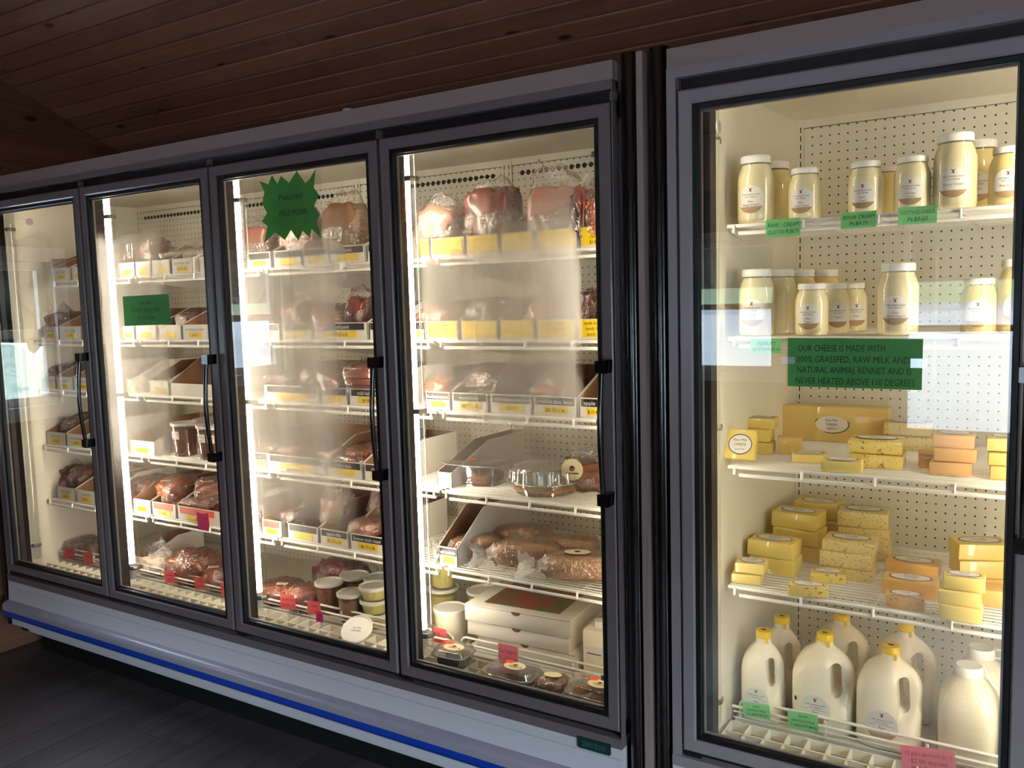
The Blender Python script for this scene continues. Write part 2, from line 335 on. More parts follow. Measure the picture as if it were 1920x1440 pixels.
# outdoors, mirrored in the door glass, plus unseen pieces added to shape the daylight
struct(MB().add([(-60, 30, -.2), (60, 30, -.2), (60, -6, -.2), (-60, -6, -.2), (60, -24, 1.0), (-60, -24, 1.0)], [(0, 1, 2, 3), (3, 2, 4, 5)]).build('ground', 'gravel'))
struct(MB().add([(-60, -24, 1.0), (60, -24, 1.0), (60, -28, 1.15), (-60, -28, 1.15)], [(0, 1, 2, 3)]).build('road', 'asphalt'))
mb = MB(); mb.add([(-60, -28, 1.15), (60, -28, 1.15), (60, -34, 1.85), (-60, -34, 1.85), (60, -36, 1.9), (-60, -36, 1.9)], [(0, 1, 2, 3), (3, 2, 4, 5)])
struct(mb.build('grass', 'grass_field'), 'green grass bank beyond the road', 'stuff')['category'] = 'grass'
struct(MB().add([(3.6, -22, -.19), (60, -22, -.19), (60, 30, -.19), (3.6, 30, -.19)], [(0, 1, 2, 3)]).build('added_dark_ground', 'added_ground_dark'))  # unseen dark ground added to cut light bouncing up through the right-hand window
mb = MB(); mb.add([(-14, 40, -.16), (-14, -8, -.16), (-17, -8, .9), (-17, 40, .9), (-17.6, -8, .95), (-17.6, 40, .95)], [(0, 1, 2, 3), (3, 2, 4, 5)])
struct(mb.build('lawn', 'lawn_pale'))
mb = MB()
for i in range(46):
    x = -60+i*2.7; h = 13+3*noise.noise(Vector((x*.13, 2, 1))); s = blob(5.5, 5, h, .9, .35, 3, i, 14, 9); mb.add([(a+x, b-39.5-rnd.uniform(0, 3), c+1.2) for a, b, c in s.v], s.f)  # trees made tall to hold back sky light from the front windows
for i in range(22):
    y = -14+i*2.2; s_ = blob(5, 5.5, 11+3*noise.noise(Vector((y*.2, 5, 1))), .9, .35, 3, i+60, 14, 9); mb.add([(a-21-rnd.uniform(0, 2), b+y, c+.9) for a, b, c in s_.v], s_.f)  # left row added to block sky light from the end-wall windows
o = mb.build('treeline', 'tree_dark', smooth=60); tag(o, 'dark trees beyond the road, plus an added row blocking sky at the left', 'trees', kind='stuff')
# ================================================================== the cases
DB, DT, P_ = .42, 2.064, .762                     # door bottom, door top, door pitch
SHF = [1.720, 1.462, 1.237, .980, .727]           # freezer shelf heights
SHD = [1.755, 1.470, 1.136, .815]                 # dairy case shelf heights
DECK, YFR, YBK = .425, .172, .74
def rails(mb, x0, x1, z0, z1, w, y0, y1, ch=.004):       # mitred frame with eased front edges
    o = [(x0, z0), (x1, z0), (x1, z1), (x0, z1)]; i = [(x0+w, z0+w), (x1-w, z0+w), (x1-w, z1-w), (x0+w, z1-w)]
    def ins(p, q, k): return (p[0]+(q[0]-p[0])/w*k, p[1]+(q[1]-p[1])/w*k)
    for a in range(4):
        b = (a+1) % 4
        ring = [[(o[j], y1), (o[j], y0+ch), (ins(o[j], i[j], ch), y0), (ins(o[j], i[j], w-ch), y0), (i[j], y0+ch), (i[j], y1)] for j in (a, b)]
        vs = [(p[0], y, p[1]) for p, y in ring[0]+ring[1]]
        mb.add(vs, [(k, (k+1) % 6, (k+1) % 6+6, k+6) for k in range(6)])
    return mb
def make_door(case, x0, x1, fm='frame_pewter'):
    d = rails(MB(), x0, x1, DB, DT, .034, 0, .034).build('door', fm, case)
    g = MB(); rails(g, x0+.034, x1-.034, DB+.034, DT-.034, .014, .006, .030, .002); g.build('gasket', 'black_gasket', d)
    g = MB(); rails(g, x0+.048, x1-.048, DB+.048, DT-.048, .005, .020, .028, .001); g.build('glass_spacer', 'spacer', d)
    MB().add([(x0+.044, .016, DB+.044), (x1-.044, .016, DB+.044), (x1-.044, .016, DT-.044), (x0+.044, .016, DT-.044)], [(0, 1, 2, 3)]).build('glass', 'door_glass', d)
    hx = x1-.020
    h = MB(); pts = [(hx, -.030-.014*math.sin(math.pi*k/12), 1.405-.345*k/12) for k in range(13)]
    h.tube(pts, .0075, 10); ho = h.build('handle', 'gloss_black', d, smooth=40)
    for zz, s in ((1.405, 1), (1.060, -1)):
        b = MB(); b.prism([(hx-.014, zz-.016), (hx+.016, zz-.018), (hx+.018, zz+.016), (hx-.014, zz+.014)], -.040, -.0005); b.build('handle_mount', 'gloss_black', d)
    return d
def make_shelf(case, x0, x1, z, back=YBK-.015, hooks=True):
    mb = MB(); r = .0050
    mb.tube([(x0, YFR, z-r), (x1, YFR, z-r)], r, 8); mb.tube([(x0+.03, YFR-.004, z-.024), (x1-.012, YFR-.004, z-.024)], r, 8)
    y = YFR+.016
    while y < back:
        mb.tube([(x0, y, z-.0026), (x1, y, z-.0026)], .0026, 6); y += .0215
    mb.tube([(x0, back, z-.004), (x1, back, z-.004)], .004, 6)
    k = max(2, round((x1-x0)/.185))
    for i in range(k+1):
        xx = x0+.018+(x1-x0-.036)*i/k
        mb.tube([(xx, YFR, z-.006), (xx, back, z-.006)], .0026, 6)
        mb.tube([(xx, YFR-.005, z-.003), (xx, YFR-.008, z-.023)], .0036, 6)
    s = mb.build('shelf', 'wire_white', case, smooth=50)
    for xx in (x0-.004, x1-.002):
        b = MB(); b.add([(xx, .74, z-.012), (xx, .74, z-.09), (xx, YFR+.10, z-.028), (xx, YFR+.02, z-.012), (xx+.003, .74, z-.012), (xx+.003, .74, z-.09), (xx+.003, YFR+.10, z-.028), (xx+.003, YFR+.02, z-.012)],
                         [(0, 1, 2, 3), (7, 6, 5, 4), (0, 4, 5, 1), (1, 5, 6, 2), (2, 6, 7, 3), (3, 7, 4, 0)]); b.build('shelf_bracket', 'wire_white', s)
    return s
def make_fence(case, x0, x1):
    y, t = .212, .476; mb = MB(); r = .0042
    mb.tube([(x0+.012, y+.02, t-.1), (x0+.012, y+.02, t-.012), (x0+.018, y+.02, t-.004), (x0+.03, y+.02, t), (x1-.03, y+.02, t), (x1-.012, y+.02, t-.012), (x1-.012, y+.02, t-.1)], r, 8)
    mb.tube([(x0, y-.012, t-.008), (x1, y-.012, t-.008)], r, 8)
    for zz, rr in ((t-.028, .0022), (t-.044, .0022), (t-.056, .0022)): mb.tube([(x0, y, zz), (x1, y, zz)], rr, 6)
    k = 3
    for i in range(1, k): xx = x0+(x1-x0)*i/k; mb.tube([(xx, y+.004, t), (xx, y+.004, t-.085)], r*.9, 8)
    mb.build('front_fence', 'wire_white', case, smooth=50)
def make_grille(case, x0, x1):
    y0, y1, z0, z1 = .080, .196, .402, .428; mb = MB(); w = .0022; k = max(1, round((x1-x0)/.052)); d = (x1-x0)/k
    for yy in (y0, (y0+y1)/2, y1): mb.box(x0, x1, yy-w, yy+w, z0, z1)
    for i in range(k+1): mb.box(x0+d*i-w, x0+d*i+w, y0, y1, z0, z1)
    mb.build('air_grille', 'plastic_white', case)
def make_lamp(case, x, tube):
    lx = x+.022
    t = MB(); t.tube([(lx, .098, .54), (lx, .098, 2.04)], .0150, 14); o = t.build('lamp_tube', tube, case, smooth=40)
    for a, b in ((.48, .5395), (2.0405, 2.08)): MB().tube([(lx, .098, a), (lx, .098, b)], .0155, 12).build('lamp_end', 'wire_white', o, smooth=40)
    c = MB(); pts = [(lx+.016+.020*math.cos(a), .102+.021*math.sin(a)) for a in [R_(q) for q in range(-90, 91, 20)]]
    k = len(pts); c.add([(a, b, .46) for a, b in pts]+[(a, b, 2.08) for a, b in pts], [(i, i+1, i+1+k, i+k) for i in range(k-1)]); c.build('lamp_cover', 'lamp_cover', o, smooth=60)
    for zz in (.523, 1.244, 1.955):
        c = MB(); c.tube([(x+.004, .080, zz), (lx+.012, .0795, zz), (lx+.030, .086, zz), (lx+.038, .100, zz), (lx+.036, .116, zz)], .0028, 6)
        v = c.v; c.v = [(a, b, zz+(d-zz)*3.2) for a, b, d in v]; c.build('lamp_clip', 'steel_clip', o)
def make_case(name, x0, nd, tube, shelves, lx0, lx1, slant=0, fm='frame_pewter'):
    # x0 = left edge of first door cell; lx0, lx1 = liner walls
    c = empty(name, (0, 0, 0)); x1 = x0+nd*P_; e0, e1 = x0-.004-.018*(1 if slant else 0), x1+.003
    b = MB(); b.box(e0, e1, .02, .92, 2.10, 2.165).box(e0, e1, .80, .92, .13, 2.10).box(e0, lx0-.004, .04, .80, .13, 2.10).box(lx1+.004, e1, .04, .80, .13, 2.10).box(e0, e1, .04, .80, .13, .39)
    b.build('cabinet', 'case_grey', c)
    MB().box(e0, e1, .004, .02, 2.119, 2.165).build('header_panel', 'header_grey', c)
    for q in ((e0, e1, .0, .036, 2.094, 2.118), (e0, e1, -.004, .036, .376, .404), (e0, x0+.0005, .0, .036, .404, 2.094), (x1-.0005, e1, .0, .036, .404, 2.094)): MB().box(*q).build('frame_rail', fm, c)
    MB().box(e0, e1, .022, .05, 2.03, 2.094).build('frame_rebate', 'frame_dark', c); MB().box(e0, e1, .022, .05, .404, .445).build('frame_rebate', 'frame_dark', c)
    for i in range(nd+1):                       # mullions between the doors
        xm = x0+P_*i; a, bb = (xm-.038, xm+.038) if 0 < i < nd else ((xm, xm+(.061 if nd == 4 else .073)) if i == 0 else (xm-.061, xm))
        MB().box(a, bb, .0345, .078, .404, 2.094).build('mullion', 'mullion', c)
        if i < nd: MB().box(xm+.006, xm+.052, .003, .022, .407, .4185).build('hinge', 'frame_dark', c)
        for q in (-.007, .002): MB().box(xm+q, xm+q+.005, .006, .0215, 2.068, 2.090).build('hinge_pin', 'frame_pewter', c)
    for i in range(nd+1): make_lamp(c, x0+P_*i+((.014 if nd == 2 else .021) if i == 0 else (-.100 if i == nd else 0)), 'tube_off' if nd == 4 and i == 0 else ('added_end_tube' if nd == 4 and i == nd else tube))  # hidden tube at the freezer's right end added, kept weak, to even the light
    # base: painted panels, rounded bumper with stripe, kick plate
    MB().sweep([(-.002, .376), (-.003, .346), (.03, .346), (.03, .376)], e0, e1).build('upper_base_panel', 'case_grey', c)
    MB().sweep([(-.003, .3445), (-.006, .285), (.03, .285), (.03, .3445)], e0, e1).build('lower_base_panel', 'case_grey', c)
    q = [(-.006, .2855)]+[(-.006-.030*math.sin(R_(a)), .262+.0225*math.cos(R_(a))) for a in range(10, 91, 10)]+[(-.036, .2465), (.03, .2465), (.03, .2855)]
    MB().sweep(q, e0-.004, e1).build('bumper', 'bumper_grey', c, smooth=30)
    MB().sweep([(-.0355, .246), (-.035, .226), (-.029, .215), (.02, .215), (.02, .246)], e0-.004, e1).build('bumper_stripe', 'blue_stripe', c)
    MB().sweep([(-.028, .2145), (-.016, .205), (.02, .205), (.02, .2145)], e0-.004, e1).build('bumper_underside', 'frame_pewter', c)
    MB().box(e0, e1, .0, .03, .168, .2045).build('lower_trim', 'case_grey', c)
    MB().box(e0+.02, e1-.01, .128, .14, .0005, .1675).build('kick_plate', 'kick_black', c)
    # liner
    l = MB().add([(lx0, .055, .39), (lx0+slant, YBK, .39), (lx0+slant, YBK, 2.10), (lx0, .055, 2.10)], [(0, 1, 2, 3)]); l.build('side_liner', 'liner', c); l = MB().add([(lx1, .055, .39), (lx1, YBK, .39), (lx1, YBK, 2.10), (lx1, .055, 2.10)], [(3, 2, 1, 0)])
    l.build('side_liner', 'liner', c)
    MB().box(lx0, lx1, .05, YBK+.02, 2.098, 2.1025).build('ceiling_liner', 'liner', c)
    MB().box(lx0, lx1, .05, YBK+.02, .390, .400).build('floor_liner', 'liner', c)
    ns = nd if nd > 2 else 1
    bx = [lx0+slant+(lx1-lx0-slant)*i/nd for i in range(nd+1)]
    for i in range(nd):
        MB().box(bx[i]+.022, bx[i+1]-.022, YBK, YBK+.01, .40, 2.072).build('back_panel', 'peg_liner', c)
        st = MB().box(bx[i]-.022 if i else bx[i], bx[i]+.0215, YBK-.004, YBK+.01, .40, 2.098); st.build('back_upright', 'liner', c)
        so = MB()
        for xx in ([bx[i]+.012] if not i else [bx[i]-.010, bx[i]+.010]):
            z = .46
            while z < 2.07: so.box(xx-.0016, xx+.0016, YBK-.0046, YBK-.0042, z, z+.016); z += .0254
        so.build('slots', 'hole', c)['kind'] = 'stuff'
    MB().box(lx0+slant, lx1, YBK-.002, YBK+.01, 2.074, 2.098).build('back_header', 'liner', c)
    return c, bx
fz_case, fbx = make_case('display_freezer', -3*P_, 4, 'freezer_tube', SHF, -2.225, .728)
tag(fz_case, 'long grey four-door glass display freezer with blue bumper stripe', 'freezer')
da_case, dbx = make_case('dairy_cooler', .929, 2, 'dairy_tube', SHD, .972, 2.41, .062, 'frame_grey')
tag(da_case, 'grey glass-door cooler holding jars, cheese and milk', 'cooler')
for i in range(4): make_door(fz_case, (i-3)*P_+.0055, (i-2)*P_-.0055)
for i in range(2): make_door(da_case, .929+i*P_+.0055, .929+(i+1)*P_-.0055, 'frame_grey')
SX = [(-2.215, -1.462), (-1.452, -.703), (-.693, .055), (.068, .722)]
for z in SHF:
    for a, b in SX: make_shelf(fz_case, a, b, z)
for z in SHD:
    make_shelf(da_case, 1.000, 1.715, z); make_shelf(da_case, 1.725, 2.40, z)
for a, b in SX:
    make_fence(fz_case, a, b); make_grille(fz_case, a, b); MB().box(a, b, .225, YBK-.01, DECK-.012, DECK-.001).build('bottom_deck', 'plastic_white', fz_case)
for a, b in ((1.000, 1.715), (1.725, 2.40)):
    make_fence(da_case, a, b); make_grille(da_case, a, b); MB().box(a, b, .225, YBK-.01, DECK-.012, DECK-.001).build('bottom_deck', 'plastic_white', da_case)
mb = MB()
for bay in range(4):                             # row of large air holes under the freezer roof
    xx = fbx[bay]+.065
    while xx < fbx[bay+1]-.06: mb.lathe([(.0092, 0), (.0092, .0005)], 12, (xx, 0)); xx += .0254
vs = [(x, YBK-.0006+z, y+2.043) for x, y, z in mb.v]; mb.v = vs
o = mb.build('air_holes', 'hole', fz_case); o['kind'] = 'stuff'
for c, x in ((fz_case, -2.2245), (da_case, .985)):
    MB().lathe([(.016, 0), (.016, .004), (.008, .006)], 16).build('side_plug', 'bumper_grey', c, (x, .19 if c is fz_case else .145, 1.995), (0, R_(90), 0), smooth=40)
b = fy(1084, 1386, -.004); e = fy(1146, 1423, -.004)
bd = MB().prism([(b.x+.004, .352), (e.x-.004, .352), (e.x, .356), (e.x, .384), (b.x, .384), (b.x, .356)], -.0075, -.004).build('badge', 'badge_green', fz_case)
letters([('ZERO ZONE', (b.x+e.x)/2, .361, .018, .07)], lambda u, v: (u, -.0078, v), bd, 'badge_ink')
# black foam seals between the cases and the end strip
for x, lb in ((.802, 'black foam seal tube beside the freezer'), (.8785, 'black foam seal tube beside the cooler'), (-2.338, 'black foam seal tube at the wall end of the freezer')):
    t = MB(); z0 = .12 if x > 0 else .16
    t.tube([(x, .030, z0), (x, .030, 1.2), (x, .030, 2.178)], .0242, 20); o = t.build('foam_seal_tube', 'black_foam', smooth=40); tag(o, lb, 'seal')
o = MB().box(.829, .846, .0, .92, .0, 2.172).build('divider_panel', 'header_grey'); tag(o, 'thin grey panel standing between the two black seal tubes', 'panel')

# ================================================================== goods
DN = ['behind the leftmost freezer door', 'behind the second freezer door', 'behind the third freezer door', 'behind the rightmost freezer door']
SN = ['top shelf', 'second shelf', 'third shelf', 'fourth shelf', 'fifth shelf', 'freezer floor']
ORD = ['first', 'second', 'third', 'fourth', 'fifth', 'sixth']
BY = .186                                         # front of the trays on a shelf
def tray(xl, xr, z, y=BY, depth=.36, hf=.058, hb=.125, style='bw', name=None, price=None, label='', rise=.16):
    """open cardboard tray: low front, sides climbing to a high back; printed labels on the front"""
    w = xr-xl-.003; t = .0025
    side = [(0, 0), (depth, 0), (depth, hb), (rise, hb), (0, hf)]
    mb = MB()
    def pr(x0, x1, pts, m):
        k = len(pts); mb.add([(x0, a, b) for a, b in pts]+[(x1, a, b) for a, b in pts], [tuple(range(k)), tuple(range(2*k-1, k-1, -1))]+[(i, i+k, (i+1) % k+k, (i+1) % k) for i in range(k)], m)
    for s in (-1, 1):
        xo = s*w/2; pr(min(xo, xo-s*t*.5), max(xo, xo-s*t*.5), side, 0); pr(min(xo-s*t*.5, xo-s*t), max(xo-s*t*.5, xo-s*t), side, 1)
    mb.box(-w/2, w/2, 0, t*.5, 0, hf, 0); mb.box(-w/2+t, w/2-t, t*.5, t, 0, hf, 1)
    mb.box(-w/2, w/2, depth-t*.5, depth, 0, hb, 0); mb.box(-w/2+t, w/2-t, depth-t, depth-t*.5, 0, hb, 1); mb.box(-w/2+t, w/2-t, t, depth-t, 0, t, 1)
    o = mb.build('cardboard_tray', ['card_white', 'kraft'], None, ((xl+xr)/2, y, z+.0005))
    tag(o, label, 'tray', 'open cardboard trays on the freezer shelves')
    lw = w*.88; fm = lambda u, v: (u, -.0022, v)
    if style == 'bw':
        if name is not None:
            l = slab('name_label', 'label_black', o, -lw/2, lw/2, hf*.56, hf*.94, -.0002)
            if name: letters([(name, 0, hf*.64, hf*.30, lw*.92)], fm, l, 'ink_white')
        if price is not None:
            l = slab('price_label', 'label_yellow', o, -lw*.30, lw*.34, hf*.14, hf*.50, -.0002)
            if price: letters([(price, lw*.02, hf*.21, hf*.28, lw*.58)], fm, l, 'ink')
    elif style == 'y':
        l = slab('price_label', 'label_yellow', o, -lw/2, lw/2, hf*.12, hf*.97, -.0002)
        ls = [x for x in (name or '').split('|') if x]
        letters([(x, 0, hf*(.78-.27*i-.06), hf*.25, lw*.92) for i, x in enumerate(ls)], fm, l, 'ink')
    elif style == 'w':
        if name: letters([(name, 0, hf*.60, hf*.27, lw*.85)], fm, o, 'ink_grey')
        l = slab('price_label', 'label_yellow', o, -lw*.28, lw*.28, hf*.14, hf*.48, -.0002)
        if price: letters([(price, 0, hf*.22, hf*.24, lw*.5)], fm, l, 'ink')
    elif style == 'r':
        slab('name_label', 'label_red', o, -lw/2, lw*.42, hf*.50, hf*.94, -.0002)
        l = slab('price_label', 'label_yellow', o, -lw*.30, lw*.30, hf*.10, hf*.45, -.0002)
        if price: letters([(price, 0, hf*.17, hf*.25, lw*.55)], fm, l, 'ink')
    return o
ORDW = lambda i, n: 'last' if i == n-1 and n > 1 else ORD[i]
def trays(door, shelf, y_px, spans, y=BY):
    """spans: (px left, px right, style, name, price, extra look words)"""
    z = SHF[shelf]; n = len(spans)
    look = {'bw': 'black and yellow labelled', 'y': 'yellow labelled', 'w': 'plain white', 'r': 'red labelled', None: 'unlabelled white'}
    for i, s in enumerate(spans):
        a, b, st, nm, pr = s[:5]; kw = s[5] if len(s) > 5 else {}
        ex = kw.pop('look', None)
        lab = '%s tray, %s from the left, %s %s' % (ex or look[st], ORD[i], SN[shelf], DN[door])
        tray(fy(a, y_px, y).x, fy(b, y_px, y).x, z, y, style=st, name=nm, price=pr, label=lab, **kw)
def film_shell(me, m='film'): return me
def pack(label, loc, size, m, rz=0, tilt=0, e=.6, amp=.12, fr=2.2, seed=0, sticker=None, fl=1.10, bag=None, group=None, name='meat_package', cat='meat', lean=0):
    """lump of frozen meat in a clear bag; bag = extra height of slack film above"""
    o = empty(name, loc, rz); o.rotation_euler = (lean, tilt, rz); sx, sy, sz = size
    blob(sx, sy, sz, e, amp*1.5, fr*1.25, seed, 34, 20).build('meat', m, o, smooth=70)
    f = blob(sx*fl, sy*fl, sz*1.06, min(e+.1, 1), amp*1.1, fr*1.4, seed+.37, 30, 16)
    if bag:
        v = []
        for x, y, z in f.v:
            if z > sz*.5:
                t = (z-sz*.5)/(sz*.56); z = z+bag*t*t*(1+.5*noise.noise(Vector((x*30, seed, 1)))); y *= (1-.75*t); x += .02*t*noise.noise(Vector((x*18, 3, seed)))
            v.append((x, y, z))
        f.v = v
    f.v = [(x, y, max(z, .0005)) for x, y, z in f.v]
    f.build('plastic_bag', 'film', o, smooth=80)
    if sticker:
        s = MB().box(-.022, .022, -.012, .012, 0, .0008).build('sticker', 'label_white', o, (sticker[0], sticker[1], sticker[2]), (sticker[3] if len(sticker) > 3 else 0, 0, .3))
        MB().box(-.016, .016, -.003, .001, .0009, .0011).build('print', 'ink_grey', s)
    tag(o, label, cat, group or 'bagged meat in the freezer'); return o
def links(label, loc, L, r, n, rows=1, rz=0, lean=0, m='sausage', axis='x'):
    """sealed pack of sausage links: each link its own part"""
    o = empty('sausage_package', loc, rz); o.rotation_euler = (lean, 0, rz)
    prof = [(L*.5*math.sin(R_(a))*1.0, r*max(.12, math.cos(R_(a))**.35)) for a in (-90, -80, -65, -40, 0, 40, 65, 80, 90)]
    mb = MB(); mb.tube([(x, 0, .004*math.cos(x/L*3)) for x, _ in prof], [q for _, q in prof], 10); me = mb.mesh('link', 60)
    for j in range(rows):
        for i in range(n): mesh_obj('link', me, m, o, (.003*((i*7) % 3-1), (i-(n-1)/2)*r*1.95, r+j*r*1.8))
    f = blob(L*1.18, n*r*2.3, rows*r*2.1+.004, .45, .06, 3, n+rows, 26, 12); f.build('plastic_wrap', 'wrap', o, smooth=80)
    tag(o, label, 'sausages', 'sausage packs in the freezer'); return o
def tub(label, loc, r, h, m, clear_=True, lid='lid_tub', name='deli_tub', txt=None, fill=.86, lidh=.010):
    o = empty(name, loc); rb = r*.80
    if clear_:
        MB().lathe([(rb*.2, .002), (rb*.96, .002), (rb+(r-rb)*fill-.0015, h*fill)], 26).build('contents', m, o, smooth=40)
        MB().lathe([(rb*.3, 0), (rb, 0), (r, h)], 28).build('cup', 'clamshell', o, smooth=40)
    else: MB().lathe([(rb*.3, 0), (rb*.97, 0), (rb, .003), (r, h)], 28).build('cup', m, o, smooth=40)
    MB().lathe([(r*1.0, h-.004), (r*1.045, h-.004), (r*1.045, h+lidh*.55), (r*1.0, h+lidh*.7), (r*.93, h+lidh*.7), (r*.92, h+.001), (r*.2, h+.001)], 30).build('lid', lid, o, smooth=35)
    if txt:
        rr = lambda v: rb+(r-rb)*v/h+.0008; fm = lambda u, v: (rr(v)*math.sin(u/r), -rr(v)*math.cos(u/r), v)
        mb = MB(); k = 8
        for i in range(k): u0, u1 = -.024+.048*i/k, -.024+.048*(i+1)/k; mb.add([fm(u0, h*.55), fm(u1, h*.55), fm(u1, h*.80), fm(u0, h*.80)], [(0, 1, 2, 3)])
        l = mb.build('paper_label', 'label_white', o); fm2 = lambda u, v: tuple(a*(1.012 if i < 2 else 1) for i, a in enumerate(fm(u, v)))
        letters([(t_, 0, h*(.70-.11*i), h*.075, .042) for i, t_ in enumerate(txt)], fm2, l, 'ink_grey')
    tag(o, label, 'tub', 'lidded tubs in the freezer'); return o
SHEAR = .12
def card(label, px0, px1, pyc, y, w, h, m, lines, ink, rz=0, roll=0, lean=-.05, group='handwritten shelf tags', z=None, name='price_tag'):
    """paper tag whose centre sits under the photo point, hanging at depth y"""
    c = fy((px0+px1)/2, pyc, y); o = MB()
    k = 6; pts = []
    for i in range(k+1):
        u = -w/2+w*i/k; b = .0035*math.sin(math.pi*i/k); pts += [(u, b, -h/2), (u, b, h/2)]
    o.add(pts, [(2*i, 2*i+2, 2*i+3, 2*i+1) for i in range(k)])
    ob = o.build(name, m, None, (c.x, y, z if z else c.z), (lean, roll, rz))
    nl = len(lines)
    if nl:
        lh = h*.78/nl
        letters([(t, 0, h/2-h*.11-lh*(i+.82), lh*.82, w*.88) for i, t in enumerate(lines)], lambda u, v: (u, .0035*math.sin(math.pi*min(1, max(0, u/w+.5)))-.0007, v), ob, ink, SHEAR)
    tag(ob, label, 'price tag', group); return ob

# ---------------- rightmost freezer door
trays(3, 0, 450, [(786, 806, 'y', '', ''), (806, 871, 'y', '', ''), (873, 936, 'y', '', ''), (938, 1002, 'y', '', ''), (1004, 1084, 'y', '', ''), (1086, 1150, 'y', 'shoulder|(lamb)|$16.25', '')])
trays(3, 1, 612, [(774, 796, 'bw', '', ''), (798, 860, 'y', 'ground|$16.99', ''), (863, 934, 'y', '', ''), (936, 1003, 'y', '', ''), (1005, 1080, 'y', 'leg of lamb|$18.99 a lb', ''), (1082, 1150, 'y', 'lamb kidney|lamb liver|lamb tail', '')])
trays(3, 2, 752, [(797, 845, 'bw', 'kielbasa loose', '$8.75 @ lb'), (846, 916, 'bw', 'loose saus.', '$8.75 a lb.'), (918, 998, 'bw', 'mild italian loose saus.', '$8.75'), (999, 1083, 'bw', 'breakfast saus. loose', '$8.75 a lb.'), (1085, 1150, 'bw', 'apple saus.', '$10.49 @')])
G3 = DN[3]
def at(px, py, y, z): return (fy(px, py, y).x, y, z)
pack('pale bagged poultry on the first yellow trays, top shelf '+G3, at(828, 400, .27, 1.735), (.17, .13, .150), 'meat_pink', .1, 0, .7, .12, 2, 1, bag=.03)
pack('dark red roast in a bag, top shelf '+G3, at(925, 390, .28, 1.735), (.17, .12, .19), 'meat_red', -.1, 0, .5, .14, 2, 2, bag=.02)
pack('pale pink chops in a pointed bag, top shelf '+G3, at(1040, 390, .27, 1.735), (.15, .11, .175), 'meat_pink', .05, 0, .55, .1, 2, 3, bag=.06)
pack('red and white cut at the right end, top shelf '+G3, at(1104, 390, .26, 1.735), (.05, .16, .15), 'meat_red', 0, 0, .5, .2, 3, 4, bag=.03)
pack('reddish pack past the chops, top shelf '+G3, at(1132, 395, .26, 1.735), (.06, .14, .12), 'meat_orange', 0, 0, .5, .2, 3, 5)
pack('orange brown bag at the left end, second shelf '+G3, at(830, 590, .28, 1.475), (.14, .14, .09), 'meat_orange', 0, 0, .6, .15, 2, 6)
pack('brown bag in the middle, second shelf '+G3, at(930, 590, .30, 1.475), (.17, .14, .11), 'meat_brown', .2, 0, .6, .15, 2, 7)
pack('pale bag with loose film, second shelf '+G3, at(1040, 580, .28, 1.475), (.15, .13, .10), 'meat_pink', 0, 0, .6, .15, 2, 8, bag=.03)
pack('red cut beside the kidney tray, second shelf '+G3, at(1104, 575, .30, 1.475), (.07, .16, .12), 'meat_red', .2, 0, .5, .2, 3, 9, sticker=(0, -.05, .125))
pack('orange loose sausage bag at the left, third shelf '+G3, at(832, 715, .27, 1.250), (.11, .14, .085), 'meat_orange', .1, 0, .7, .15, 2, 10, bag=.02)
pack('large brown bag in the middle, third shelf '+G3, at(930, 700, .30, 1.250), (.17, .14, .12), 'meat_brown', .0, 0, .6, .15, 2, 11)
pack('rounded bag of orange sausage meat, third shelf '+G3, at(1045, 715, .27, 1.250), (.15, .13, .075), 'meat_orange', -.1, 0, .7, .12, 2, 12, bag=.055, fl=1.15)
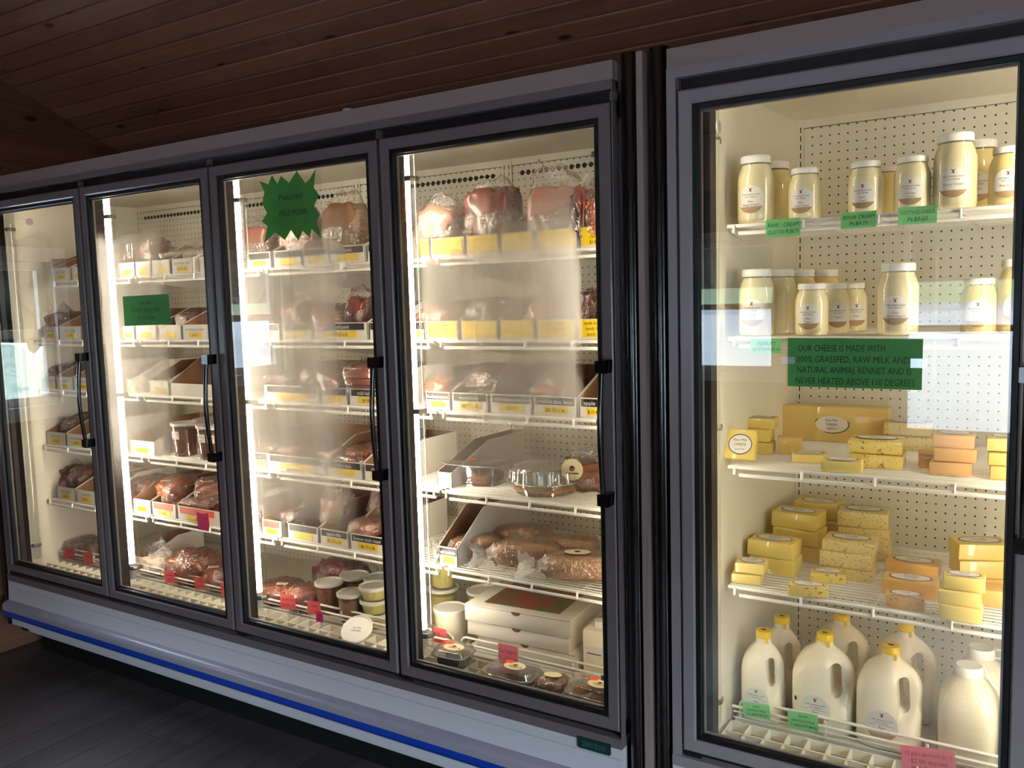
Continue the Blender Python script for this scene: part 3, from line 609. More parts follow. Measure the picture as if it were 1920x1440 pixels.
# fourth shelf: bakery boxes
def clamshell(label, loc, sx, sy, h, m, rz=0, sq=5, inner=.6, rnd_=False, tapeh=.45, items=None, ovl=None, orange=False, lift=0):
    o = empty('clamshell_box', loc, rz); e = None if rnd_ else sq
    def ring(k, z): return (k, z)
    b = MB(); n_ = 40 if rnd_ else 36
    if rnd_:
        pr = [(.80, 0), (.82, .001), (.95, h*.42), (1.02, h*.43), (1.02, h*.46)]; b.lathe([(k*.5, z) for k, z in pr], n_)
        b.v = [(x*sx, y*sy, z) for x, y, z in b.v]; b.build('tray_base', 'clamshell', o, smooth=30)
        d = MB(); ps = [(1.0, h*.462), (.98, h*.50), (.95, h*.86), (.88, h*.98), (.3, h)]; d.lathe([(k*.5, z) for k, z in ps], 120)
        d.v = [(x*sx*(1+(.026 if (i % 120) % 4 < 2 and i < 360 else 0)), y*sy*(1+(.026 if (i % 120) % 4 < 2 and i < 360 else 0)), z) for i, (x, y, z) in enumerate(d.v)]
        d.build('dome_lid', 'clamshell', o, smooth=25)
    else:
        b.lathe([(.40, 0), (.43, .001), (.47, h*tapeh), (.50, h*tapeh+.001), (.50, h*tapeh+.004)], n_, sq=sq); b.v = [(x*sx, y*sy, z) for x, y, z in b.v]; b.build('tray_base', 'clamshell', o, smooth=40)
        d = MB().lathe([(.50, h*tapeh+.0045), (.48, h*tapeh+.006), (.44, h*.97), (.42, h), (.2, h)], n_, sq=sq); d.v = [(x*sx, y*sy, z) for x, y, z in d.v]; d.build('hinged_lid', 'clamshell', o, smooth=40)
    zr = h*.46 if rnd_ else h*tapeh+.004; kx = .51 if rnd_ else .50; pts = []
    for i in range(49):
        a = 2*math.pi*i/48; c_, s_ = math.cos(a), math.sin(a); ee = 1 if rnd_ else 2/sq; pts.append((math.copysign(abs(c_)**ee, c_)*kx*sx, math.copysign(abs(s_)**ee, s_)*kx*sy, zr))
    MB().tube(pts, .0017, 6).build('rim', 'bag_end', o, smooth=60)
    for i, (bx_, by_, bw, bd, bh, mm, e_) in enumerate(items or [(0, 0, sx*.74, sy*.72, h*inner, m, .35)]):
        blob(bw, bd, bh, e_, .05, 4, i+int(sx*900), 22, 10).build('filling', mm, o, (bx_, by_, .002), smooth=60)
    if ovl:
        l = patch(oval(0, 0, .036, .026), lambda u, v: (u+ovl[0], v+ovl[1], h+.001), 'round_label', 'label_cream', o)
        patch(oval(0, 0, .008, .006, 14), lambda u, v: (u+ovl[0], v+ovl[1]+.004, h+.0016), 'emblem', 'logo_brown', l)
        for q, wq in ((-.006, .034), (-.011, .026)): patch(rect(-wq/2, wq/2, q, q+.002), lambda u, v: (u+ovl[0], v+ovl[1], h+.0016), 'print', 'ink', l)
        patch(oval(.024, -.006, .005, .004, 12), lambda u, v: (u+ovl[0], v+ovl[1], h+.0016), 'emblem', 'label_red', l)
    if orange:
        patch(oval(0, 0, .016, .011, 18), lambda u, v: (u+(ovl[0]-.030 if ovl else -.01), v+(ovl[1]+.020 if ovl else -.01), h+.0018), 'round_sticker', 'sticker_orange', o)
    tag(o, label, 'food box', 'clear bakery boxes'); return o
z4 = .980
clamshell('deep clear box with an orange sticker, fourth shelf '+G3, (fz(893, 905, z4).x, .32, z4+.001), .22, .15, .075, 'cookie', .05, 4, .5, tapeh=.85, orange=True)
clamshell('round fluted clear pie dome, fourth shelf '+G3, (fz(1032, 918, z4).x, .30, z4+.001), .23, .23, .085, 'pie', 0, inner=.38, rnd_=True, items=[(0, 0, .20, .20, .035, 'pie', .8)])
clamshell('clear pie dome stacked at the back, fourth shelf '+G3, (.46, .55, z4+.001), .23, .23, .085, 'pie', 0, rnd_=True, items=[(0, 0, .20, .20, .035, 'pie', .8)])
o = pack('bag of cookies with a round paper label, fourth shelf '+G3, at(1100, 870, .36, z4+.003), (.15, .09, .085), 'cookie', .3, 0, .6, .25, 3, 14, bag=.03, name='cookie_bag', cat='cookies')
l = patch(oval(0, 0, .034, .034), lambda u, v: (u-.035, -.060, v+.075), 'round_label', 'label_cream', o); patch(oval(0, .004, .009, .009, 14), lambda u, v: (u-.035, -.0606, v+.075), 'emblem', 'logo_brown', l); patch(rect(-.02, .02, -.014, -.010), lambda u, v: (u-.035, -.0606, v+.075), 'print', 'ink', l)
tray(.020, .082, z4, BY+.02, .46, .05, .125, None, None, None, 'tall blank tray, left end of the fourth shelf, rightmost freezer door', rise=.22)
# fifth shelf: bread
z5 = SHF[4]
tray(.030, .108, z5, BY, .46, .062, .165, 'bw', 'pork tenderloin', '$12.75 @ lb', 'tray labelled pork tenderloin, left end of the fifth shelf '+G3)
pack('dark pork tenderloin in the labelled tray, fifth shelf '+G3, (.075, .32, z5+.004), (.055, .2, .07), 'meat_brown', 0, 0, .7, .1, 2, 15)
def loaf(label, loc, L, rad, rz, neck=True, lab=False):
    o = empty('bread_loaf', loc, rz)
    blob(L, rad*2, rad*1.5, .62, .05, 3, int(L*1000), 30, 14).build('bread', 'bread', o, smooth=60)
    f = blob(L*1.05, rad*2.16, rad*1.6, .66, .05, 5, 3, 34, 16); f.v = [(x, y, max(.001, z)) for x, y, z in f.v]; f.build('bag', 'film', o, smooth=80)
    if neck:
        n_ = 18; mb = MB(); rows = [(-.44, .95), (-.50, .66), (-.56, .34), (-.60, .16), (-.63, .26), (-.68, .62), (-.74, .92), (-.80, 1.1)]; vs = []
        for a, k in rows:
            for i in range(n_):
                t = 2*math.pi*i/n_; w_ = k*(1+.30*math.sin(5*t+a*30)+.18*math.sin(9*t-a*50)); vs.append((a*L+.008*math.sin(3*t), rad*w_*math.cos(t), max(-.02, rad*.75*(.55+.45*(1 if a > -.6 else .7))*1+rad*.62*w_*math.sin(t))))
        mb.add(vs, [(j*n_+i, j*n_+(i+1) % n_, (j+1)*n_+(i+1) % n_, (j+1)*n_+i) for j in range(len(rows)-1) for i in range(n_)]); mb.build('bag_neck', 'bag_end', o, smooth=80)
        MB().tube([(-.6*L+.0, rad*.2*math.cos(q), rad*.72+rad*.16*math.sin(q)) for q in [2*math.pi*i/12 for i in range(13)]], .0022, 6).build('twist_tie', 'twist_tie', o)
    if lab:
        l = patch(oval(0, 0, .040, .026), lambda u, v: (u-.02, v-.004, rad*1.56+.004), 'paper_label', 'label_cream', o); patch(oval(0, 0, .010, .008, 12), lambda u, v: (u-.02, v-.004, rad*1.56+.0046), 'emblem', 'ink', l)
    tag(o, label, 'bread', 'bagged loaves of bread'); return o
def lf(label, px, py, y, L, rad, rz, **k): p = fz(px, py, z5); loaf(label, (p.x, y, z5+.003), L, rad, rz, **k)
lf('front loaf with an oval label and hanging bag end, rightmost freezer door', 1092, 1090, .265, .25, .052, .35, lab=True)
lf('middle loaf with a flared bag end, fifth shelf '+G3, 990, 1058, .31, .22, .052, .55)
lf('loaf at the left end of the bread, fifth shelf '+G3, 905, 1040, .30, .17, .048, .75)
lf('loaf lying behind the labelled loaf, fifth shelf '+G3, 1095, 1030, .42, .22, .052, .3)
lf('loaf at the very back beside the card, fifth shelf '+G3, 1010, 1010, .47, .22, .05, .5, neck=False)
# freezer floor
def tb(label, px, py, y, r, h, m, **k): p = fy(px, py, y); tub(label, (p.x, y, k.pop('z', DECK)), r, h, m, **k)
tb('white quart tub beside the pizza boxes on the freezer floor', 845, 1160, .285, .056, .115, 'tub_cream', clear_=False)
tb('tub standing behind the white quart tub', 830, 1105, .42, .056, .125, 'tub_butter')
tb('tub at the back left of the pizza boxes', 905, 1110, .46, .056, .125, 'tub_cream')
tb('yellow tub stacked on the back tub, rightmost freezer door', 830, 1060, .42, .052, .10, 'tub_butter', z=DECK+.136)
def pizza(label, x, y, z, rz, w, h=.052, d=.30, pict=False):
    o = empty('pizza_box', (x, y, z), rz); b = MesH = rbox(w, d, h, .0015, 1); mesh_obj('box', b, 'card_white', o, (0, d/2, 0))
    MB().box(-w/2+.002, w/2-.002, -.0008, 0, h-.004, h-.003).build('lid_seam', 'ink_grey', o)
    patch(oval(0, h-.002, .017, .012, 14, math.pi, 2*math.pi), lambda u, v: (u, -.0008, v), 'thumb_notch', 'kraft', o)
    if pict:
        patch(rect(-w*.36, w*.36, d*.12, d*.86), lambda u, v: (u, v, h+.0008), 'printed_picture', 'box_print', o)
    tag(o, label, 'pizza box', 'white pizza boxes'); return o
a = fy(880, 1205, .25); b = fy(1068, 1255, .25); wz = b.x-a.x; xm = (a.x+b.x)/2
pizza('bottom pizza box of the stack behind the fence', xm+.012, .275, DECK+.0006, -.02, wz)
pizza('middle pizza box of the stack behind the fence', xm-.01, .262, DECK+.0532, .03, wz)
pizza('top pizza box with a red and green picture on the lid', xm-.006, .255, DECK+.1060, .07, wz+.006, .056, pict=True)
# white jug at the right edge
o = empty('milk_carton', at(1126, 1200, .30, DECK)); mesh_obj('bottle', rbox(.085, .085, .15, .012, 2), 'jug_milk', o); MB().lathe([(.018, .15), (.018, .17), (.012, .172)], 18).build('cap', 'lid_white', o, smooth=30)
l = slab('paper_label', 'label_white', o, -.03, .03, .06, .1, -.0430); patch(rect(-.024, .024, .075, .079), lambda u, v: (u, -.0445, v), 'print', 'ink_grey', l)
tag(o, 'white plastic bottle right of the pizza boxes', 'bottle')
zg = .4285
rnd = random.Random(5)
clamshell('small clear box of dark speckled cookies on the grille', (fz(846, 1238, zg).x+.02, .137, zg), .125, .105, .055, 'cookie_dark', .05, 5, .6, ovl=(.004, -.004), orange=True, tapeh=.6)
clamshell('flat clear box holding a brownie slab on the grille', (fz(950, 1266, zg).x+.03, .135, zg), .165, .11, .040, 'brownie', 0, 5, .45, ovl=(.006, -.002), orange=True, tapeh=.4)
o = pack('clear bag of brown cookies between two boxes on the grille', (fz(1027, 1280, zg).x+.03, .137, zg), (.085, .085, .035), 'cookie', .2, 0, .7, .1, 3, 19, name='cookie_bag', cat='cookies')
patch(oval(0, 0, .028, .018), lambda u, v: (u, v, .0405), 'round_label', 'label_cream', o)
clamshell('clear box of round brown cookies at the grille corner', (fz(1100, 1300, zg).x+.04, .135, zg), .175, .11, .048, 'cookie', -.05, 5, .5, ovl=(.012, -.004), orange=True, tapeh=.35,
          items=[(-.04, -.012, .06, .06, .026, 'cookie', .9), (.022, -.016, .06, .06, .026, 'cookie', .9), (-.01, .022, .06, .05, .034, 'cookie', .9)])
card('red handwritten tag beside the dark cookies', 808, 838, 1192, .205, .060, .050, 'tag_red', ['tallow'], 'ink_red', lean=-.1)
card('pink handwritten tag above the brownie box', 928, 977, 1228, .192, .074, .062, 'tag_pink', ['Scrapple', 'Raw Goat +bones'], 'ink_red')
# ---------------- third freezer door
D = DN[2]
trays(2, 0, 478, [(462, 508, 'bw', '', ''), (512, 565, 'bw', '', ''), (567, 617, 'bw', '', ''), (618, 686, 'bw', 'bacon', ''), (688, 740, 'bw', 's', '')])
trays(2, 1, 620, [(462, 525, 'bw', '', ''), (528, 584, 'bw', '', ''), (587, 690, 'bw', 'ground pork', '$7.25 a lb'), (692, 740, 'bw', 'p', '')])
trays(2, 2, 742, [(495, 600, 'bw', '', ''), (602, 652, 'bw', '', ''), (654, 735, 'bw', 'mild italian links', '$9.95 @ lb')])
trays(2, 3, 880, [(478, 499, 'bw', '', ''), (501, 611, 'bw', '', ''), (613, 680, 'bw', 'rope saus.', ''), (682, 740, 'bw', 'country r', '$9.00')])
trays(2, 4, 1010, [(492, 530, 'r', '', '$2.75 a lb'), (540, 598, 'bw', '', ''), (600, 654, 'bw', 'spare ribs', '$5.50 a lb'), (656, 722, 'bw', 'boston butt roast', '$6.75 a lb')])
for i, (px, w_, h_, mm, sd) in enumerate([(490, .15, .15, 'meat_brown', 21), (570, .17, .17, 'meat_pink', 22), (650, .16, .20, 'kraft', 23)]):
    pack(['brown bag at the left end, top shelf ', 'pale bag behind the green star, top shelf ', 'tall tan pack near the right, top shelf '][i]+D, at(px, 440, .30, 1.733), (w_, .12, h_), mm, 0, 0, .5, .08, 2, sd, bag=.03)
for i, (px, w_, h_, mm, sd) in enumerate([(500, .15, .10, 'meat_brown', 24), (570, .15, .11, 'meat_brown', 25), (678, .08, .13, 'meat_red', 26)]):
    pack(['brown bag at the left end, second shelf ', 'brown bag in the middle, second shelf ', 'red cut at the right end, second shelf '][i]+D, at(px, 600, .30, 1.476), (w_, .14, h_), mm, .1*i, 0, .6, .15, 2, sd, bag=.03, sticker=(0, -.04, h_*1.03) if i == 2 else None)
links('long pale sausages leaning in the ground pork tray, second shelf '+D, at(636, 580, .27, 1.525), .17, .0135, 5, 1, 1.0, .5)
links('pack of short links leaning left, third shelf '+D, at(634, 700, .255, 1.285), .13, .0145, 4, 2, 1.2, .35)
links('stack of brown links beside the handle, third shelf '+D, at(690, 700, .245, 1.262), .11, .0145, 3, 4, .05, .30)
pack('brown bag at the left, third shelf '+D, at(540, 720, .30, 1.250), (.16, .14, .09), 'meat_brown', 0, 0, .6, .12, 2, 28)
pack('brown bag towards the middle, third shelf '+D, at(595, 715, .34, 1.250), (.12, .14, .11), 'meat_brown', .3, 0, .6, .12, 2, 29)
links('long sausage coil across the rope sausage tray, fourth shelf '+D, at(640, 855, .26, 1.016), .26, .016, 2, 1, -.25, .05)
pack('reddish rope sausage bag at the right, fourth shelf '+D, at(685, 840, .31, .99), (.11, .16, .085), 'meat_orange', .3, 0, .6, .15, 2, 30)
pack('pale bag at the left, fourth shelf '+D, at(540, 850, .31, .99), (.16, .14, .07), 'meat_pink', .3, 0, .6, .12, 2, 31)
pack('trussed pink roast on the butt roast tray, fifth shelf '+D, at(690, 995, .27, .755), (.12, .15, .065), 'meat_pink', .3, 0, .7, .08, 3, 32, fl=1.05)
pack('bony dark shank upright behind the roast, fifth shelf '+D, at(700, 960, .36, .745), (.06, .06, .17), 'meat_red', .3, .25, .7, .25, 3, 33, fl=1.3)
pack('brown ribs in the second tray, fifth shelf '+D, at(575, 985, .31, .745), (.11, .2, .075), 'meat_brown', .1, 0, .5, .12, 3, 34, sticker=(.02, -.03, .08))
pack('pale bag standing in the spare rib tray, fifth shelf '+D, at(635, 965, .33, .745), (.09, .14, .13), 'meat_pink', .1, 0, .5, .12, 3, 35, bag=.03)
pack('brown meat in the red labelled tray, fifth shelf '+D, at(515, 980, .33, .745), (.09, .2, .08), 'meat_brown', .1, 0, .5, .12, 3, 36)
pack('orange marinated bag at the left, freezer floor '+D, at(525, 1075, .30, DECK), (.15, .16, .075), 'meat_orange', .2, 0, .6, .15, 3, 37, sticker=(.03, -.03, .08))
pack('orange marinated bag beside the tubs, freezer floor '+D, at(572, 1090, .285, DECK), (.13, .13, .085), 'meat_orange', -.3, 0, .6, .2, 3, 38)
pack('dark wrapped cut at the back, freezer floor '+D, at(640, 1040, .50, DECK), (.22, .14, .12), 'meat_red', 0, 0, .6, .2, 3, 39)
tb('brown soup tub with a pale lid, left of the tub group', 617, 1100, .30, .052, .112, 'broth')
tb('brown soup tub with a pale lid, front of the tub group', 660, 1135, .265, .052, .105, 'broth')
tb('brown soup tub at the back of the tub group', 665, 1080, .40, .056, .115, 'broth')
tb('dim tub behind the yellow stack', 710, 1075, .40, .056, .125, 'broth_light')
for k_ in range(3):
    tb(['bottom yellow tub of the stack by the door frame', 'middle yellow tub of the stack by the door frame', 'top yellow tub of the stack by the door frame'][k_], 703, 1140, .275, .052, .042, 'tub_butter', z=DECK+.0505*k_, lidh=.012)
o = empty('tub_lid', (fz(647, 1205, zg).x+.022, .100, zg-.004)); o.rotation_euler = (R_(-62), 0, .25)
d = MB().lathe([(.052, 0), (.057, .002), (.057, .008), (.052, .010), (.050, .007), (.02, .007)], 34); d.v = [(x, y+.057, z) for x, y, z in d.v]; d.build('disc', 'lid_white', o, smooth=35)
letters([('SALTED', 0, .058, .009, .05), ('CARAMEL', 0, .047, .009, .05)], lambda u, v: (u, v, .0078), o, 'ink'); o.rotation_euler = (R_(34), 0, .25)
tag(o, 'loose white tub lid marked salted caramel leaning on the grille', 'lid')
card('red handwritten tag at the left of the fence, third freezer door', 517, 562, 1129, .192, .080, .056, 'tag_red', ['chicken feet', '$4.00 a lb'], 'ink_red', roll=-.1)
card('red tag between the wide red tag and the magenta tag', 570, 607, 1140, .192, .068, .048, 'tag_red', ['soup', ''], 'ink_red', roll=-.08)
card('small magenta tag hanging below the pink tag', 588, 610, 1157, .186, .036, .040, 'tag_magenta', ['duck', '$7.00'], 'ink', roll=-.05)
# ---------------- second freezer door
D = DN[1]
trays(1, 0, 496, [(222, 252, 'w', '', ''), (253, 283, 'w', '', ''), (284, 319, 'w', 'sirloin', '$9.95'), (321, 362, 'w', 'beef short ribs', '$9.75 a lb'), (372, 420, 'w', 'steak', '')])
trays(1, 1, 620, [(228, 252, 'w', '', ''), (254, 294, 'w', '', ''), (296, 340, 'w', '', ''), (342, 390, 'w', 'porterhouse steak', '$18.45')])
trays(1, 2, 727, [(236, 248, 'w', '', '', {'hb': .13}), (280, 317, 'w', '', '', {'hb': .13}), (319, 420, None, '', '', {'hb': .15, 'look': 'wide blank white', 'hf': .05})])
trays(1, 3, 833, [(243, 290, 'w', 'knuckle bones', '$3.25', {'hb': .13, 'rise': .20})])
trays(1, 4, 950, [(250, 283, 'w', '', ''), (285, 330, 'r', '', '$9.45'), (332, 412, 'r', '', '$9.45'), (414, 450, 'r', '', '')])
clamshell('round frosted clear container at the left, top shelf '+D, at(250, 480, .29, 1.735), .13, .13, .13, 'bone', 0, rnd_=True, items=[(0, 0, .10, .10, .09, 'meat_pink', .8)])
pack('frosted upright bag in the middle, top shelf '+D, at(290, 480, .29, 1.735), (.13, .12, .14), 'meat_brown', 0, 0, .6, .1, 2, 42)
for i, (px, yy) in enumerate([(338, .27), (362, .30), (384, .27)]):
    links(['pale wrapped sticks on the short rib tray, top shelf ', 'pale wrapped sticks further right, top shelf ', 'pale wrapped sticks at the right end, top shelf '][i]+D, at(px, 480, yy, 1.770), .13, .011, 4, 2, .3+.2*i, .2, 'bone')
pack('brown steaks in the last tray, second shelf '+D, at(368, 605, .30, 1.475), (.10, .14, .09), 'meat_brown', 0, 0, .5, .15, 2, 43)
pack('brown steaks at the left, second shelf '+D, at(268, 605, .32, 1.475), (.14, .14, .07), 'meat_brown', 0, 0, .5, .15, 2, 44)
for i, (px, yy) in enumerate([(340, .26), (381, .25), (408, .25)]):
    p = fz(px, 862-8*(i == 0), .980); tub(['brown broth tub next to the white tray, fourth shelf ', 'middle brown broth tub, fourth shelf ', 'brown broth tub at the handle, fourth shelf '][i]+D, (p.x+.01, yy, .981), .055, .130, 'broth', txt=['bone broth', 'quart', 'frozen'])
for i, px in enumerate([372, 412]):
    p = fz(px, 862, .980); tub(['brown broth tub in the back row, fourth shelf ', 'last brown broth tub in the back row, fourth shelf '][i]+D, (p.x-.02, .40, .981), .055, .130, 'broth')
pack('orange poultry bag on the red trays, fifth shelf '+D, at(338, 930, .32, .742), (.13, .18, .12), 'meat_orange', .3, 0, .6, .2, 2, 46, sticker=(-.02, -.06, .118))
pack('orange poultry bag at the right, fifth shelf '+D, at(404, 925, .34, .742), (.14, .18, .13), 'meat_orange', .6, 0, .6, .2, 2, 47, sticker=(-.01, -.06, .13))
pack('brown poultry bag at the left, fifth shelf '+D, at(285, 920, .34, .742), (.14, .18, .10), 'meat_brown', .1, 0, .6, .2, 2, 48)
pack('pink necks on the middle tray, fifth shelf '+D, at(372, 948, .25, .765), (.15, .10, .04), 'meat_pink', .1, 0, .6, .2, 2, 49)
pack('big orange whole bird at the right, freezer floor '+D, at(370, 1050, .30, DECK), (.22, .17, .13), 'meat_orange', .2, 0, .7, .22, 2.4, 50, sticker=(.02, -.05, .13))
pack('orange bird at the edge, freezer floor '+D, at(425, 1060, .30, DECK), (.16, .16, .10), 'meat_orange', .4, 0, .7, .22, 2.4, 51, sticker=(-.03, -.05, .105))
pack('pale slack bag by the yellow labelled carton, freezer floor '+D, at(300, 1035, .29, DECK), (.14, .13, .09), 'bone', .3, 0, .7, .22, 2.4, 52, bag=.05)
tray(fy(250, 1040, .25).x, fy(276, 1040, .25).x, DECK, .25, .3, .075, .14, 'w', '', '', 'small white carton with a yellow label, freezer floor '+D)
card('first red tag on the fence, second freezer door', 300, 335, 1082, .192, .068, .052, 'tag_red', ['chicken', '$6.25'], 'ink_red', roll=-.12)
card('second red tag on the fence, second freezer door', 358, 390, 1094, .192, .062, .052, 'tag_red', ['duck', '$6.95 a lb'], 'ink_red', roll=-.12)
card('third red tag on the fence, second freezer door', 408, 440, 1106, .192, .062, .056, 'tag_red', ['turkey', ''], 'ink_red', roll=-.12)
c = fy(384, 979, .176); mb = MB().prism([(-.034, .040), (.004, .034), (.036, .044), (.040, -.020), (.024, -.040), (-.030, -.036)], 0, .001); o = mb.build('price_tag', 'tag_magenta', None, (c.x, .166, c.z))
letters([('whole chicken', 0, .016, .010, .055), ('for less', 0, .000, .010, .045), ('cost', 0, -.016, .010, .03)], lambda u, v: (u, -.0006, v), o, 'ink', SHEAR); tag(o, 'magenta cut-out tag on the fifth shelf, second freezer door', 'price tag', 'handwritten shelf tags')
# ---------------- leftmost freezer door
trays(0, 0, 510, [(84, 97, 'w', '', ''), (98, 132, 'w', 'beef roast', '$9.15'), (134, 165, 'w', '', '')])
trays(0, 1, 622, [(80, 110, 'w', 'flank steak', '$16.45'), (111, 152, 'w', 'T-bone steak', '$17.45'), (153, 180, 'w', '', '')])
trays(0, 2, 716, [(89, 104, 'w', 'steak', ''), (105, 137, 'w', 'brisket', '$9.25'), (138, 175, 'w', 'london broil', '$9.95')])
trays(0, 3, 822, [(87, 124, 'w', 'stew bones', '$3.95'), (125, 163, 'w', 'marrow bones', '$3.95'), (165, 185, 'w', '', '')])
trays(0, 4, 925, [(107, 141, 'w', 'stew meat', '$8.25'), (143, 179, 'w', 'rump roast', '$8.75'), (181, 200, 'w', '', '')])
D = DN[0]
for i, (px, py, sh, mm, wd, ht) in enumerate([(122, 500, 0, 'meat_brown', .16, .09), (115, 600, 1, 'meat_brown', .18, .11), (125, 700, 2, 'meat_brown', .17, .09), (105, 800, 3, 'meat_pink', .13, .12), (150, 805, 3, 'meat_brown', .12, .10), (135, 895, 4, 'meat_red', .12, .12), (165, 900, 4, 'meat_brown', .13, .12)]):
    pack(['brown steaks on the top shelf ', 'dark steaks in bags on the second shelf ', 'brown brisket on the third shelf ', 'pale bagged bones on the fourth shelf ', 'brown bones beside the pale bag, fourth shelf ', 'red stew meat bag on the fifth shelf ', 'brown rump roast on the fifth shelf '][i]+D, at(px, py, .31, SHF[sh]+.012), (wd*.78, .16, ht), mm, .2, 0, .6, .18, 2, 60+i, bag=.03 if i in (1, 3, 5) else None)
pack('clear bag of ground meat on the freezer floor '+D, at(165, 1020, .30, DECK), (.2, .15, .085), 'meat_brown', .2, 0, .6, .15, 2, 68)
card('first red tag on the fence, leftmost freezer door', 112, 147, 1038, .192, .090, .052, 'tag_red', ['beef', ''], 'ink_red', roll=-.06)
card('second red tag on the fence, leftmost freezer door', 150, 180, 1047, .192, .074, .056, 'tag_red', ['liver', ''], 'ink_red', roll=-.1)

# ================================================================== dairy cooler goods
def cyl_oval(fm, cx, cz, rx, rz, name, m, parent, lo=-1., hi=1., k=16):
    mb = MB()
    for i in range(k):
        q = []
        for a in (-1+2*i/k, -1+2*(i+1)/k):
            h = math.sqrt(max(0, 1-a*a)); q.append((cx+a*rx, cz+rz*max(-h, min(h, lo)), cz+rz*max(-h, min(h, hi))))
        (u0, a0, b0), (u1, a1, b1) = q
        if b0-a0+b1-a1 > 1e-6: mb.add([fm(u0, a0), fm(u1, a1), fm(u1, b1), fm(u0, b0)], [(0, 1, 2, 3)])
    return mb.build(name, m, parent)
COW = [[(-.9, 1.), (-.25, .55), (.25, .55), (.9, 1.), (.55, .35), (.22, .30), (.30, -.2), (.62, -.9), (.15, -.62), (-.15, -.62), (-.62, -.9), (-.30, -.2), (-.22, .30), (-.55, .35)]]
def dairy_label(o, fm, cz, rr, words, tan=True):
    e = lambda k: (lambda u, v: fm(u, v, k))
    l = cyl_oval(e(.0006), 0, cz, rr, rr, 'paper_label', 'label_white', o, -.52 if tan else -1)
    if tan: cyl_oval(e(.0006), 0, cz, rr, rr, 'label_band', 'label_tan', o, -1, -.52)
    s = rr*.17; patch([(x*s, cz+rr*.68+y*s) for x, y in COW[0]], e(.0012), 'cow_emblem', 'logo_brown', l)
    L = [('THE SMILING COW', 0, cz+rr*.30, rr*.15, rr*1.5), ('Farm Market', 0, cz+rr*.12, rr*.15, rr*.95)]
    letters(L, e(.0012), l, 'ink'); letters([(t, 0, cz-rr*(.22+.24*i), rr*.22, rr*1.35) for i, t in enumerate(words)], e(.0012), l, 'ink_grey', .2)
    for zz in (0.0, -.48): patch(rect(-rr*.75, rr*.75, cz+rr*zz, cz+rr*(zz+.022)), e(.0011), 'rule', 'ink_grey', l)
JARS = {}
def jar(label, loc, big, words, m='cream', rz=0, lab=True):
    r, H = (.0465, .170) if big else (.0408, .129)
    p = [(r*.5, 0), (r*.88, 0), (r*.97, .004), (r, .012), (r, H*.62), (r*.985, H*.68), (r*.90, H*.77), (r*.80, H*.83), (r*.77, H*.86), (r*.77, H*.90)]
    o = empty('cream_jar', loc, rz)
    if (big, m) not in JARS:
        pi = [(a*.965 if i else a*.9, z+.002) for i, (a, z) in enumerate(p[:-1])]
        lid = [(r*.5, H*.89), (r*.81, H*.89), (r*.815, H*.905), (r*.80, H*.93), (r*.815, H*.945), (r*.81, H*.98), (r*.78, H), (r*.3, H)]
        JARS[(big, m)] = (MB().lathe(pi, 30).mesh('cream', 40), MB().lathe(p, 30).mesh('glass', 40), MB().lathe(lid, 30).mesh('lid', 35))
    a, b, c = JARS[(big, m)]
    mesh_obj('contents', a, m, o); mesh_obj('jar_body', b, 'jar_glass', o); mesh_obj('screw_lid', c, 'lid_white', o)
    if lab:
        fm = lambda u, v, e: ((r+e)*math.sin(u/r), -(r+e)*math.cos(u/r), v)
        dairy_label(o, fm, H*(.35 if big else .37), .0345 if big else .0315, words)
    tag(o, label, 'jar', 'jars of dairy in the cooler'); return o
def jr(label, px, py, z, y, big, words, **k): jar(label, (fy(px, py, y).x, y, z+.0006), big, words, **k)
za, zb = SHD[0], SHD[1]
jr('quart jar of cream at the left end of the top cooler shelf', 1417, 370, za, .235, True, ['Raw', 'Sweet Cream'])
jr('quart jar half hidden behind the leftmost jar, top cooler shelf', 1452, 350, za, .37, True, [], lab=False, m='cream_deep')
jr('pint jar of cream just right of the leftmost quart, top cooler shelf', 1509, 370, za, .245, False, ['Raw', 'Sweet Cream'])
jr('pint jar of sour cream above its green tag', 1623, 355, za, .240, False, ['Sour', 'Cream'])
jr('pint jar behind the sour cream, top cooler shelf', 1655, 345, za, .36, False, [], lab=False, m='cream_deep')
jr('pint jar of cottage cheese beside the tall quart', 1711, 345, za, .235, False, ['Cottage', 'Cheese'])
jr('tall quart jar near the right of the top cooler shelf', 1791, 330, za, .238, True, ['Sweet Cream'], m='cream')
jr('quart jar behind the tall quart, top cooler shelf', 1835, 320, za, .38, True, ['Cream'], m='cream_deep')
jr('yellow pint jar at the right end of the top cooler shelf', 1892, 325, za, .240, False, ['Raw Cream'], m='cream_deep')
jr('quart jar at the left end of the second cooler shelf', 1419, 570, zb, .235, True, ['Whole', 'Yogurt'])
for i, (px, yy) in enumerate([(1462, .345), (1500, .455), (1545, .58)]): jr(['quart jar directly behind the left yogurt quart', 'quart jar third in the left yogurt row', 'quart jar at the back of the left yogurt row'][i], px, 570, zb, yy, True, [], lab=False, m='cream_deep' if i else 'cream')
jr('pint jar of yogurt standing forward beside the left quart', 1522, 580, zb, .225, False, ['Plain', 'Yogurt'])
for i, (px, yy) in enumerate([(1562, .33), (1596, .43)]): jr(['pint jar behind the yogurt pint', 'second pint jar behind the yogurt pint'][i], px, 575, zb, yy, False, ['Yogurt'], rz=.5, m='cream')
jr('quart jar of yogurt above the green cheese notice', 1684, 560, zb, .240, True, ['Plain', 'Sweet Yogurt'])
jr('pint jar washed out by the window glare, second cooler shelf', 1836, 565, zb, .30, False, ['Yogurt'], m='cream_deep')
jr('quart jar at the right edge of the second cooler shelf', 1912, 550, zb, .30, True, ['Yogurt'], m='cream_deep')
